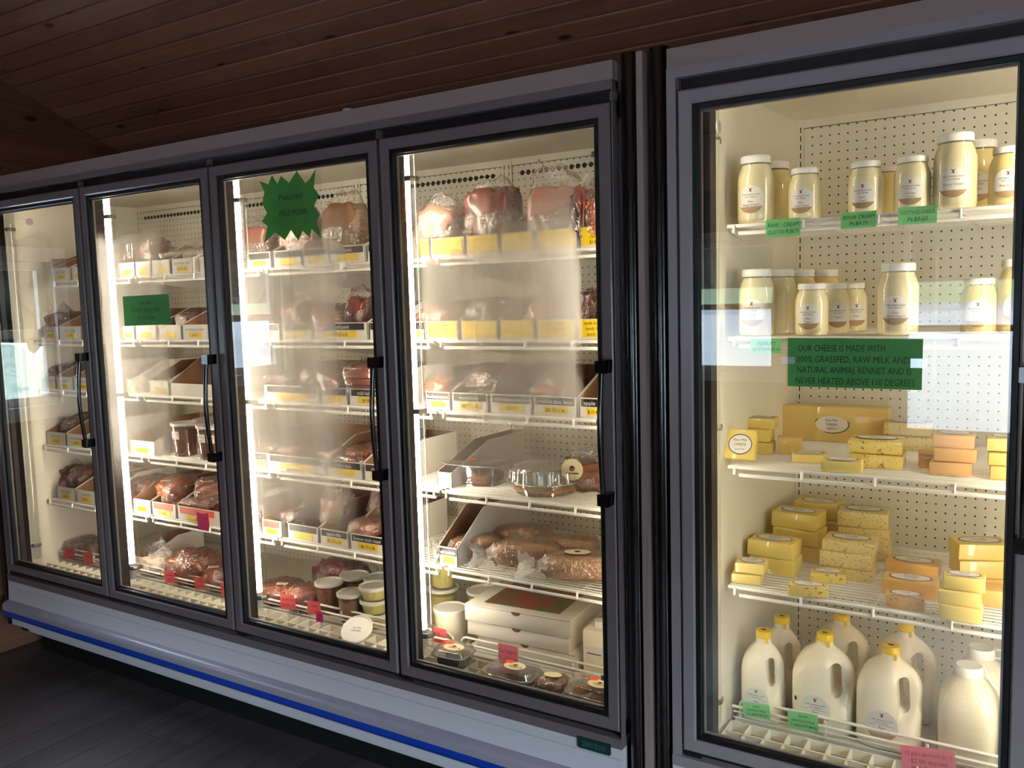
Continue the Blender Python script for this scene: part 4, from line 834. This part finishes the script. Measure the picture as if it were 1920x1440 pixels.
# ---------------- cheese
def cheese(label, loc, w, d, h, m, rz=0, lab=None, tilt=0, seed=0, txt=True):
    o = mesh_obj('cheese_block', rbox(w, d, h, .005, 2, .0016, seed), m, None, loc, (tilt, 0, rz))
    if lab:
        rx, ry = min(w*.40, .050), min((d if lab == 'top' else h)*.38, .028)
        fm = (lambda e: (lambda u, v: (u, v, h+e))) if lab == 'top' else (lambda e: (lambda u, v: (u, -d/2-e, v+h*.5)))
        l = patch(oval(0, 0, rx, ry), fm(.0010), 'oval_label', 'ink_grey', o); patch(oval(0, 0, rx*.92, ry*.88), fm(.0014), 'label_face', 'label_white', l)
        if txt: letters([('Raw Milk', 0, ry*.30, ry*.34, rx*1.2), ('CHEESE', 0, -ry*.12, ry*.34, rx*1.3), ('grass fed', 0, -ry*.52, ry*.24, rx*.9)], fm(.0018), l, 'ink')
        if lab == 'top' and w < .11:
            b = patch(rect(-w*.36, w*.36, -d*.45, -d*.28), fm(.0009), 'weight_sticker', 'label_white', o); patch(rect(-w*.28, w*.28, -d*.40, -d*.37), fm(.0013), 'print', 'ink_grey', b)
    tag(o, label, 'cheese', 'blocks of cheese in the cooler'); return o
def stack(px, py, z, sizes, m, rz=0, labels=(), lab='top', dj=.004, only_top=True, seed=0):
    """blocks piled on one another; px, py = foot of the front face"""
    p = fz(px, py, z); w, d, h = sizes[0]; zz = z+.0008
    for i, (w, d, h) in enumerate(sizes):
        o = cheese(labels[i], (p.x+dj*((i*5+seed) % 3-1), p.y+sizes[0][1]/2+dj*((i*7) % 3-1), zz), w, d, h, m if isinstance(m, str) else m[i], rz+.03*((i*3+seed) % 3-1), lab if (i == len(sizes)-1 or not only_top) else None, seed=seed+i)
        zz += h+.0004
z3, z4c = SHD[2], SHD[3]
S = ' of the cheese stack '
cheese('yellow cheese with an oval label leaning at the left end, upper cheese shelf', fz(1388, 869, z3).to_tuple()[:2]+(z3+.0085,), .078, .030, .080, 'cheese_yellow', .03, 'front', R_(-20), 3)
stack(1416, 852, z3, [(.080, .07, .034)]*2+[(.085, .06, .030)], 'cheese_yellow', .05, ['bottom yellow block behind the leaning cheese, upper cheese shelf', 'middle yellow block behind the leaning cheese, upper cheese shelf', 'top yellow block behind the leaning cheese, upper cheese shelf'], seed=1)
stack(1474, 852, z3, [(.065, .06, .045)], 'cheese_gold', .2, ['small golden block right of the leaning cheese'], lab=None, seed=2)
p = fy(1556, 828, .60); cheese('long golden slab with an oval label against the back', (p.x, .655, z3+.001), .31, .06, .105, 'cheese_gold', 0, 'front', 0, 4)
stack(1510, 868, z3, [(.090, .055, .022)], 'cheese_pale', .25, ['flat pale block with a white sticker, upper cheese shelf'], seed=5)
stack(1578, 886, z3, [(.095, .06, .028)], 'cheese_pale', .12, ['flat pale block at the front edge, upper cheese shelf'], seed=6)
stack(1640, 878, z3, [(.125, .10, .034)]*2, 'cheese_pepper', .05, ['lower herb flecked yellow block, upper cheese shelf', 'upper herb flecked yellow block, upper cheese shelf'], seed=7)
stack(1700, 845, z3, [(.12, .07, .040), (.12, .07, .036)], 'cheese_herb', .0, ['lower pale flecked block at the back, upper cheese shelf', 'upper pale flecked block at the back, upper cheese shelf'], seed=8)
stack(1785, 893, z3, [(.090, .08, .032)]*3, 'cheese_salmon', .04, ['bottom salmon block'+S+'near the glare', 'middle salmon block'+S+'near the glare', 'top salmon block'+S+'near the glare'], seed=9)
stack(1748, 880, z3, [(.07, .08, .036)], 'cheese_chili', .1, ['reddish block left of the salmon stack'], lab=None, seed=10)
stack(1892, 902, z3, [(.090, .07, .032)]*3, 'cheese_gold', .02, ['bottom golden block at the right end, upper cheese shelf', 'middle golden block at the right end, upper cheese shelf', 'top golden block at the right end, upper cheese shelf'], seed=11)
L4 = ', lower cheese shelf'
stack(1400, 1096, z4c, [(.078, .065, .028)]*2, 'cheese_pale', .12, ['bottom small pale block at the front left'+L4, 'top small pale block at the front left'+L4], seed=12)
stack(1447, 1078, z4c, [(.125, .085, .045)]*2, 'cheese_yellow', -.06, ['bottom yellow block of the low front pair'+L4, 'top yellow block of the low front pair'+L4], seed=13)
stack(1492, 1052, z4c, [(.130, .09, .045)]*3, 'cheese_yellow', -.1, ['bottom block'+S+'at the left back'+L4, 'middle block'+S+'at the left back'+L4, 'top block'+S+'at the left back'+L4], seed=14)
stack(1528, 1030, z4c, [(.130, .09, .045)]*3, 'cheese_yellow', .0, ['bottom yellow block of the rearmost left stack'+L4, 'middle yellow block of the rearmost left stack'+L4, 'top yellow block of the rearmost left stack'+L4], seed=15)
stack(1585, 1088, z4c, [(.130, .10, .030), (.130, .10, .042), (.132, .10, .030)], 'cheese_herb', .02, ['bottom speckled block of the front herb stack', 'middle speckled block of the front herb stack', 'top speckled block of the front herb stack'], seed=16)
stack(1615, 1050, z4c, [(.135, .10, .045)]*3, 'cheese_herb', .05, ['bottom speckled block of the rear herb stack', 'middle speckled block of the rear herb stack', 'top speckled block of the rear herb stack'], seed=17)
stack(1515, 1120, z4c, [(.095, .045, .028)], 'cheese_pepper', .22, ['small flecked block with a sticker lying at the shelf edge'], seed=18)
stack(1550, 1094, z4c, [(.090, .045, .028)], 'cheese_pepper', .22, ['small flecked block lying behind the shelf edge one'], seed=19)
stack(1700, 1120, z4c, [(.130, .08, .040)], 'cheese_orange', .02, ['broad orange block in the middle of the lower cheese shelf'], seed=20)
stack(1712, 1088, z4c, [(.130, .08, .044)], 'cheese_orange', .02, ['broad orange block behind the front orange one'], seed=21)
stack(1695, 1144, z4c, [(.085, .05, .034)], 'cheese_chili', .05, ['small orange block with a white sticker at the shelf front'], seed=22)
stack(1835, 1118, z4c, [(.125, .09, .044), (.125, .09, .044), (.125, .09, .040)], ['cheese_gold']*3, .35, ['bottom golden block of the turned right stack', 'middle golden block of the turned right stack', 'top golden block of the turned right stack'], seed=23)
stack(1862, 1140, z4c, [(.065, .07, .042)], 'cheese_orange', .1, ['orange block beside the pale front stack'], lab=None, seed=24)
stack(1800, 1166, z4c, [(.088, .06, .034)]*2+[(.088, .05, .034)], 'cheese_pale', .02, ['bottom pale block of the front right stack', 'middle pale block of the front right stack', 'top pale block of the front right stack'], seed=25)
# ---------------- milk
def boolean_cut(a, b):
    oa = bpy.data.objects.new('a', a); ob = bpy.data.objects.new('b', b); COL.objects.link(oa); COL.objects.link(ob)
    md = oa.modifiers.new('cut', 'BOOLEAN'); md.operation = 'DIFFERENCE'; md.object = ob; md.solver = 'EXACT'
    me = bpy.data.meshes.new_from_object(oa.evaluated_get(bpy.context.evaluated_depsgraph_get())); bpy.data.objects.remove(oa); bpy.data.objects.remove(ob); return me
def sm(t): t = max(0, min(1, t)); return t*t*(3-2*t)
JUG = {}
def jug(label, loc, big, rz=0, lab=True):
    a, b, H = (.076, .070, .252) if big else (.054, .050, .242)
    if big not in JUG:
        prof = [(0, .55, 4), (0, .90, 4), (.012, .97, 4), (.03, 1, 4), (.30, 1, 4.5), (.45, 1, 4.5), (.58, .995, 4.2), (.65, .96, 3.8), (.71, .885, 3.2), (.77, .755, 2.7), (.82, .58, 2.3), (.855, .42, 2), (.875, .33 if big else .42, 2), (.90, .30 if big else .40, 2), (.945, .29 if big else .39, 2)]
        n_ = 56; vs = []
        for zf, kk, ex in prof:
            for i in range(n_):
                t = 2*math.pi*i/n_; c_, s_ = math.cos(t), math.sin(t); x = math.copysign(abs(c_)**(2/ex), c_)*kk*a; y = math.copysign(abs(s_)**(2/ex), s_)*kk*b
                if zf > .84: x = c_*kk*b; y = s_*kk*b
                pin = sm((x/a-.12)/.5)*sm((zf-.30)/.16)*sm((.90-zf)/.10); y *= 1-.62*pin
                vs.append((x, y, zf*H))
        L = len(prof); mb = MB(); mb.add(vs, [(j*n_+i, j*n_+(i+1) % n_, (j+1)*n_+(i+1) % n_, (j+1)*n_+i) for j in range(L-1) for i in range(n_)]+[tuple(range(n_-1, -1, -1)), tuple((L-1)*n_+i for i in range(n_))])
        hx, hw, z0, z1 = a*.50, a*.17, H*.44, H*.685
        pts = [(hx+hw*math.cos(q), z0+hw*math.sin(q)) for q in [math.pi+math.pi*i/8 for i in range(9)]]+[(hx-a*.06+hw*math.cos(q), z1+hw*math.sin(q)) for q in [math.pi*i/8 for i in range(9)]]
        me = boolean_cut(mb.mesh('jug'), MB().prism(pts, -.2, .2).mesh('slot'))
        me.polygons.foreach_set('use_smooth', [True]*len(me.polygons)); me.set_sharp_from_angle(angle=R_(48))
        r = .0215; cap = MB().lathe([(r*.8, H*.92), (r, H*.922), (r*1.02, H*.935), (r*.95, H*.945), (r*.97, H*.998), (r*.9, H*1.0), (r*.3, H)], 26).mesh('cap', 35); tabm = MB().box(.010, .017, -.0215, -.019, H*.875, H*.925).mesh('tab')
        JUG[big] = (me, cap, tabm)
    me, cap, tabm = JUG[big]; o = empty('milk_jug', loc, rz)
    mesh_obj('jug_body', me, 'jug_milk', o); c = mesh_obj('cap', cap, 'cap_yellow', o); mesh_obj('tear_tab', tabm, 'cap_yellow', c)
    patch(oval(0, 0, .008, .005, 12), lambda u, v: (u, v, H+.0004), 'date_stamp', 'ink', c)
    if lab:
        ex = 4.4; cx = -a*.12
        fm = lambda u, v, e: (u+cx, -b*max(0, 1-abs((u+cx)/a)**ex)**(1/ex)-e-.0004, v)
        dairy_label(o, fm, H*.26, .039 if big else .034, ['Raw', 'Whole Milk'])
    tag(o, label, 'milk jug', 'plastic milk jugs with yellow caps'); return o
def jg(label, px, py, y, big, **k): return jug(label, (fy(px, py, y).x, y, DECK), big, **k)
jg('half-gallon milk jug at the front left behind the green tag', 1432, 1280, .275, False)
jg('half-gallon milk jug behind the left front jug', 1466, 1250, .40, False, lab=False)
o = jg('gallon milk jug with a dark speck, behind the second green tag', 1546, 1290, .305, True)
patch(oval(-.060, .085, .0035, .0065, 14), lambda u, v: (u, -.070*max(0, 1-abs(u/.076)**4.4)**(1/4.4)-.001, v), 'dark_speck', 'ink', o)
jg('gallon milk jug behind the middle front jug', 1578, 1250, .475, True, lab=False)
jg('gallon milk jug at the front beside the glass bottles', 1669, 1310, .300, True)
jg('gallon milk jug at the back beside the glass bottles', 1697, 1270, .475, True, lab=False)
def glass_bottle(label, loc, rz=0, ring=False):
    o = empty('glass_milk_bottle', loc, rz); a, H = .068, .232
    pr = [(.4, 0, 4), (.93, 0, 4), (1, .006, 4), (1, .138, 4), (.97, .154, 3.6), (.87, .174, 3), (.70, .192, 2.5), (.52, .206, 2), (.42, .214, 2)]
    def loft(k0):
        n_ = 40; vs = []
        for kk, z, ex in pr:
            for i in range(n_):
                t = 2*math.pi*i/n_; c_, s_ = math.cos(t), math.sin(t); vs.append((math.copysign(abs(c_)**(2/ex), c_)*kk*a*k0, math.copysign(abs(s_)**(2/ex), s_)*kk*a*k0, z*(.99 if k0 < 1 else 1)+(.002 if k0 < 1 else 0)))
        L = len(pr); mb = MB(); mb.add(vs, [(j*n_+i, j*n_+(i+1) % n_, (j+1)*n_+(i+1) % n_, (j+1)*n_+i) for j in range(L-1) for i in range(n_)]+[tuple(range(n_-1, -1, -1)), tuple((L-1)*n_+i for i in range(n_))]); return mb
    loft(.95).build('contents', 'jug_milk', o, smooth=40); loft(1.0).build('bottle_body', 'jar_glass', o, smooth=40)
    MB().lathe([(.024, .212), (.0315, .212), (.0315, .230), (.0285, .236), (.025, .2345), (.01, .2345)], 30).build('cap', 'lid_white', o, smooth=35)
    if ring: MB().tube([(.03, 0, .214), (.085, 0, .214), (.088, 0, .219), (.088, 0, .232), (.084, 0, .236), (.034, 0, .236)], .003, 8).build('carry_handle', 'lid_tub', o, smooth=40)
    tag(o, label, 'bottle', 'glass milk bottles'); return o
glass_bottle('glass milk bottle with a white cap at the front right', (fy(1815, 1340, .300).x, .300, DECK))
glass_bottle('glass milk bottle with a carry handle behind the front one', (fy(1838, 1300, .43).x, .43, DECK), 0, True)
o = empty('syrup_bottle', (fy(1898, 1350, .33).x+.03, .33, DECK)); MB().lathe([(.03, 0), (.034, .003), (.034, .12), (.02, .15), (.014, .165)], 24).build('bottle_body', 'meat_brown', o, smooth=40); MB().lathe([(.0175, .155), (.0175, .19), (.01, .191)], 18).build('cap', 'tag_red', o, smooth=40); MB().lathe([(.0346, .02), (.0346, .085)], 24).build('paper_label', 'label_white', o, smooth=40)
tag(o, 'small brown bottle with a red cap at the right edge', 'bottle')
# ---------------- tags and notices
YT = .160
card('green tag reading raw cream on the top cooler shelf', 1437, 1499, 427, YT, .084, .044, 'tag_green', ['RAW - CREAM', 'Qt.$17.00 Pt.$8.75'], 'ink_green')
card('green tag reading sour cream on the top cooler shelf', 1577, 1642, 412, YT, .078, .038, 'tag_green', ['SOUR CREAM', 'Pt.$9.75'], 'ink_green')
card('green tag reading cottage cheese on the top cooler shelf', 1686, 1754, 403, YT, .080, .040, 'tag_green', ['COTTAGE CHEESE', 'Pt.$9.50'], 'ink_green')
card('green tag on the second cooler shelf left of the notice', 1407, 1465, 649, YT, .078, .037, 'tag_green', ['YOGURT', 'Qt.$9.00 Pt.$5.00'], 'ink_green')
card('green tag for half gallons of raw milk on the fence', 1390, 1446, 1333, .188, .073, .040, 'tag_green', ['RAW', 'WHOLE MILK', '1/2 gallon $4.50'], 'ink_green', roll=-.09)
card('green tag for gallons of raw milk on the fence', 1476, 1535, 1353, .188, .076, .046, 'tag_green', ['RAW', 'WHOLE MILK', '1 GALLON $8.00'], 'ink_green', roll=-.06)
card('pink tag for glass bottles at the bottom of the cooler', 1690, 1792, 1430, .186, .118, .070, 'tag_pink', ['1/2 gallon glass bottle $6.75', '$2.00 deposit', 'PER BOTTLE'], 'ink_red', roll=-.12)
GY = .0145
def notice(name, label, poly, m, lines, ink, y=GY, shear=.05):
    pts = [fy(a, b, y) for a, b in poly]; cx = sum(p.x for p in pts)/len(pts); c_ = sum(p.z for p in pts)/len(pts)
    o = MB().add([(p.x-cx, 0, p.z-c_) for p in pts], [tuple(range(len(pts)))]).build(name, m, None, (cx, y, c_))
    for grp in lines: letters(grp[0], lambda u, v: (u, -.0011, v), o, grp[1], shear)
    tag(o, label, 'sign'); return o
o = notice('paper_notice', 'dark green handwritten cheese notice taped to the cooler glass', [(1476.5, 724), (1728, 731.5), (1731, 635.5), (1477, 633.5)], 'paper_green',
       [([('OUR CHEESE IS MADE WITH', -.025, .026, .021, .185), ('100% GRASSFED, RAW MILK AND', -.002, .001, .021, .235), ('NATURAL ANIMAL RENNET AND IS', 0, -.023, .021, .240), ('NEVER HEATED ABOVE 110 DEGREES', .002, -.048, .021, .250)], 'ink_green')], '')
for a, b, c_, d in ((-.155, -.124, -.003, .013), (.118, .150, -.008, .012)): slab('tape', 'tape', o, a, b, c_, d, -.0012, .0004)
o = notice('paper_notice', 'green rectangular notice taped to the second freezer door', [(230, 556), (316, 551), (321, 608), (233.5, 611.5)], 'paper_green', [([('OUR BEEF', 0, .022, .016, .16), ('IS 100% GRASS FED', 0, -.006, .020, .22), ('BY OUR FARM', 0, -.034, .016, .16)], 'ink_green')], '')
st = [(63, 285), (220, 345), (285, 170), (385, 335), (450, 190), (595, 315), (732, 95), (885, 320), (960, 255), (1075, 55), (1040, 400), (1135, 530), (1045, 735), (1152, 890), (1090, 1020), (1195, 1325), (1000, 1150), (965, 1300), (840, 1180), (765, 1360), (630, 1165), (525, 1345), (340, 1205), (145, 1410), (200, 1100), (105, 1005), (195, 860), (110, 690), (150, 480)]
st = [(480+a/9.6, 310+b/9.6) for a, b in st][::-1]
o = notice('starburst_sign', 'green starburst sign taped to the third freezer door', st, 'star_green', [([('Pastured', 0, .022, .030, .15), ('FREE PORK', .01, -.028, .026, .15)], 'ink_green')], '')
a = fy(481, 330, GY); b = fy(607, 458, GY)
slab('plastic_sleeve', 'sleeve', o, a.x-o.location.x-.012, b.x-o.location.x+.004, b.z-o.location.z-.03, a.z-o.location.z+.045, -.0014, .0004)
c = fy(758, 382, .031); o = empty('wooden_stick', (c.x, .030, c.z)); MB().prism([(-.006, -.050), (.003, -.050), (.007, .045), (-.003, .048)], -.003, .0).build('stick', 'wood_stick', o); MB().tube([(.002, -.0015, .046), (.004, -.001, .085), (-.002, .001, .095)], .0012, 6).build('string', 'lid_tub', o); tag(o, 'orange wooden stick hanging on a string inside the rightmost freezer door', 'stick')
c = fy(688, 197, .12); o = blob(.028, .02, .010, .4, .5, 3, 3, 12, 8).build('crumpled_paper', 'card_white', None, (c.x, .03, 2.1655), smooth=40); tag(o, 'scrap of crumpled white paper on top of the freezer', 'paper')
# ---------------- condensation on the inside of the freezer glass
n = NT('condensation'); at_ = n('Attribute', attribute_name='fog'); co = n.co()
f = n.math('MULTIPLY', at_.outputs['Fac'], n.math('MULTIPLY_ADD', n.noise(co, 7, 4, .6, (1.6, 1, .7)), .7, .62)); f = n.math('MINIMUM', f, .9)
df = n('MixShader', {0: .8, 1: n('BsdfDiffuse', {'Color': (.9, .89, .87, 1)}), 2: n('BsdfTranslucent', {'Color': (.9, .89, .87, 1)})})
MATS['condensation'] = n.done(n('MixShader', {0: f, 1: n('BsdfTransparent', {'Color': (1, 1, 1, 1)}), 2: df}))
doors = [o for o in fz_case.children if o.name.split('.')[0] == 'door']
def fog(i, blobs):          # blobs: px x0, x1, y0, y1 in the photo, softness l, r, t, b (m), strength
    bs = []
    for x0, x1, y0, y1, sl, sr, st_, sb, k in blobs:
        p, q = fy(x0, (y0+y1)/2, .02), fy(x1, (y0+y1)/2, .02); t, b = fy((x0+x1)/2, y0, .02), fy((x0+x1)/2, y1, .02); bs.append((p.x, q.x, b.z, t.z, sl, sr, st_, sb, k))
    X0, X1, Z0, Z1 = (i-3)*P_+.054, (i-2)*P_-.054, DB+.049, DT-.049; nx, nz = 44, 100; vs, fs, dn = [], [], []
    for b in range(nz+1):
        for a in range(nx+1):
            x, z = X0+(X1-X0)*a/nx, Z0+(Z1-Z0)*b/nz; wob = .035*noise.noise(Vector((x*7, z*7, i))); q = 1
            for p0, p1, z0, z1, sl, sr, st_, sb, k in bs:
                q *= 1-k*sm((x-p0+wob*.3)/sl)*sm((p1-x+wob*.3)/sr)*sm((z1-z+wob)/st_)*sm((z-z0+wob)/sb)
            vs.append((x, .019, z)); dn.append(1-q)
    for b in range(nz):
        for a in range(nx): fs.append((b*(nx+1)+a, b*(nx+1)+a+1, (b+1)*(nx+1)+a+1, (b+1)*(nx+1)+a))
    me = bpy.data.meshes.new('condensation'); me.from_pydata(vs, [], fs); at2 = me.attributes.new('fog', 'FLOAT', 'POINT'); at2.data.foreach_set('value', dn)
    mesh_obj('condensation', me, 'condensation', doors[i])
fog(3, [(786, 1088, 345, 830, .03, .012, .14, .2, .36), (786, 1088, 430, 660, .03, .012, .06, .12, .36), (800, 1060, 640, 1000, .1, .15, .15, .25, .22)])
fog(2, [(458, 672, 380, 1060, .04, .14, .25, .3, .42), (500, 640, 520, 1000, .10, .10, .2, .2, .45), (458, 560, 440, 1000, .04, .1, .2, .2, .25), (560, 700, 380, 600, .1, .05, .15, .15, .25)])
fog(1, [(196, 335, 425, 940, .02, .12, .05, .3, .55), (215, 320, 480, 800, .05, .1, .1, .2, .30), (310, 395, 430, 520, .08, .03, .05, .1, .30)])
fog(0, [(20, 115, 425, 640, .1, .10, .06, .2, .42)])
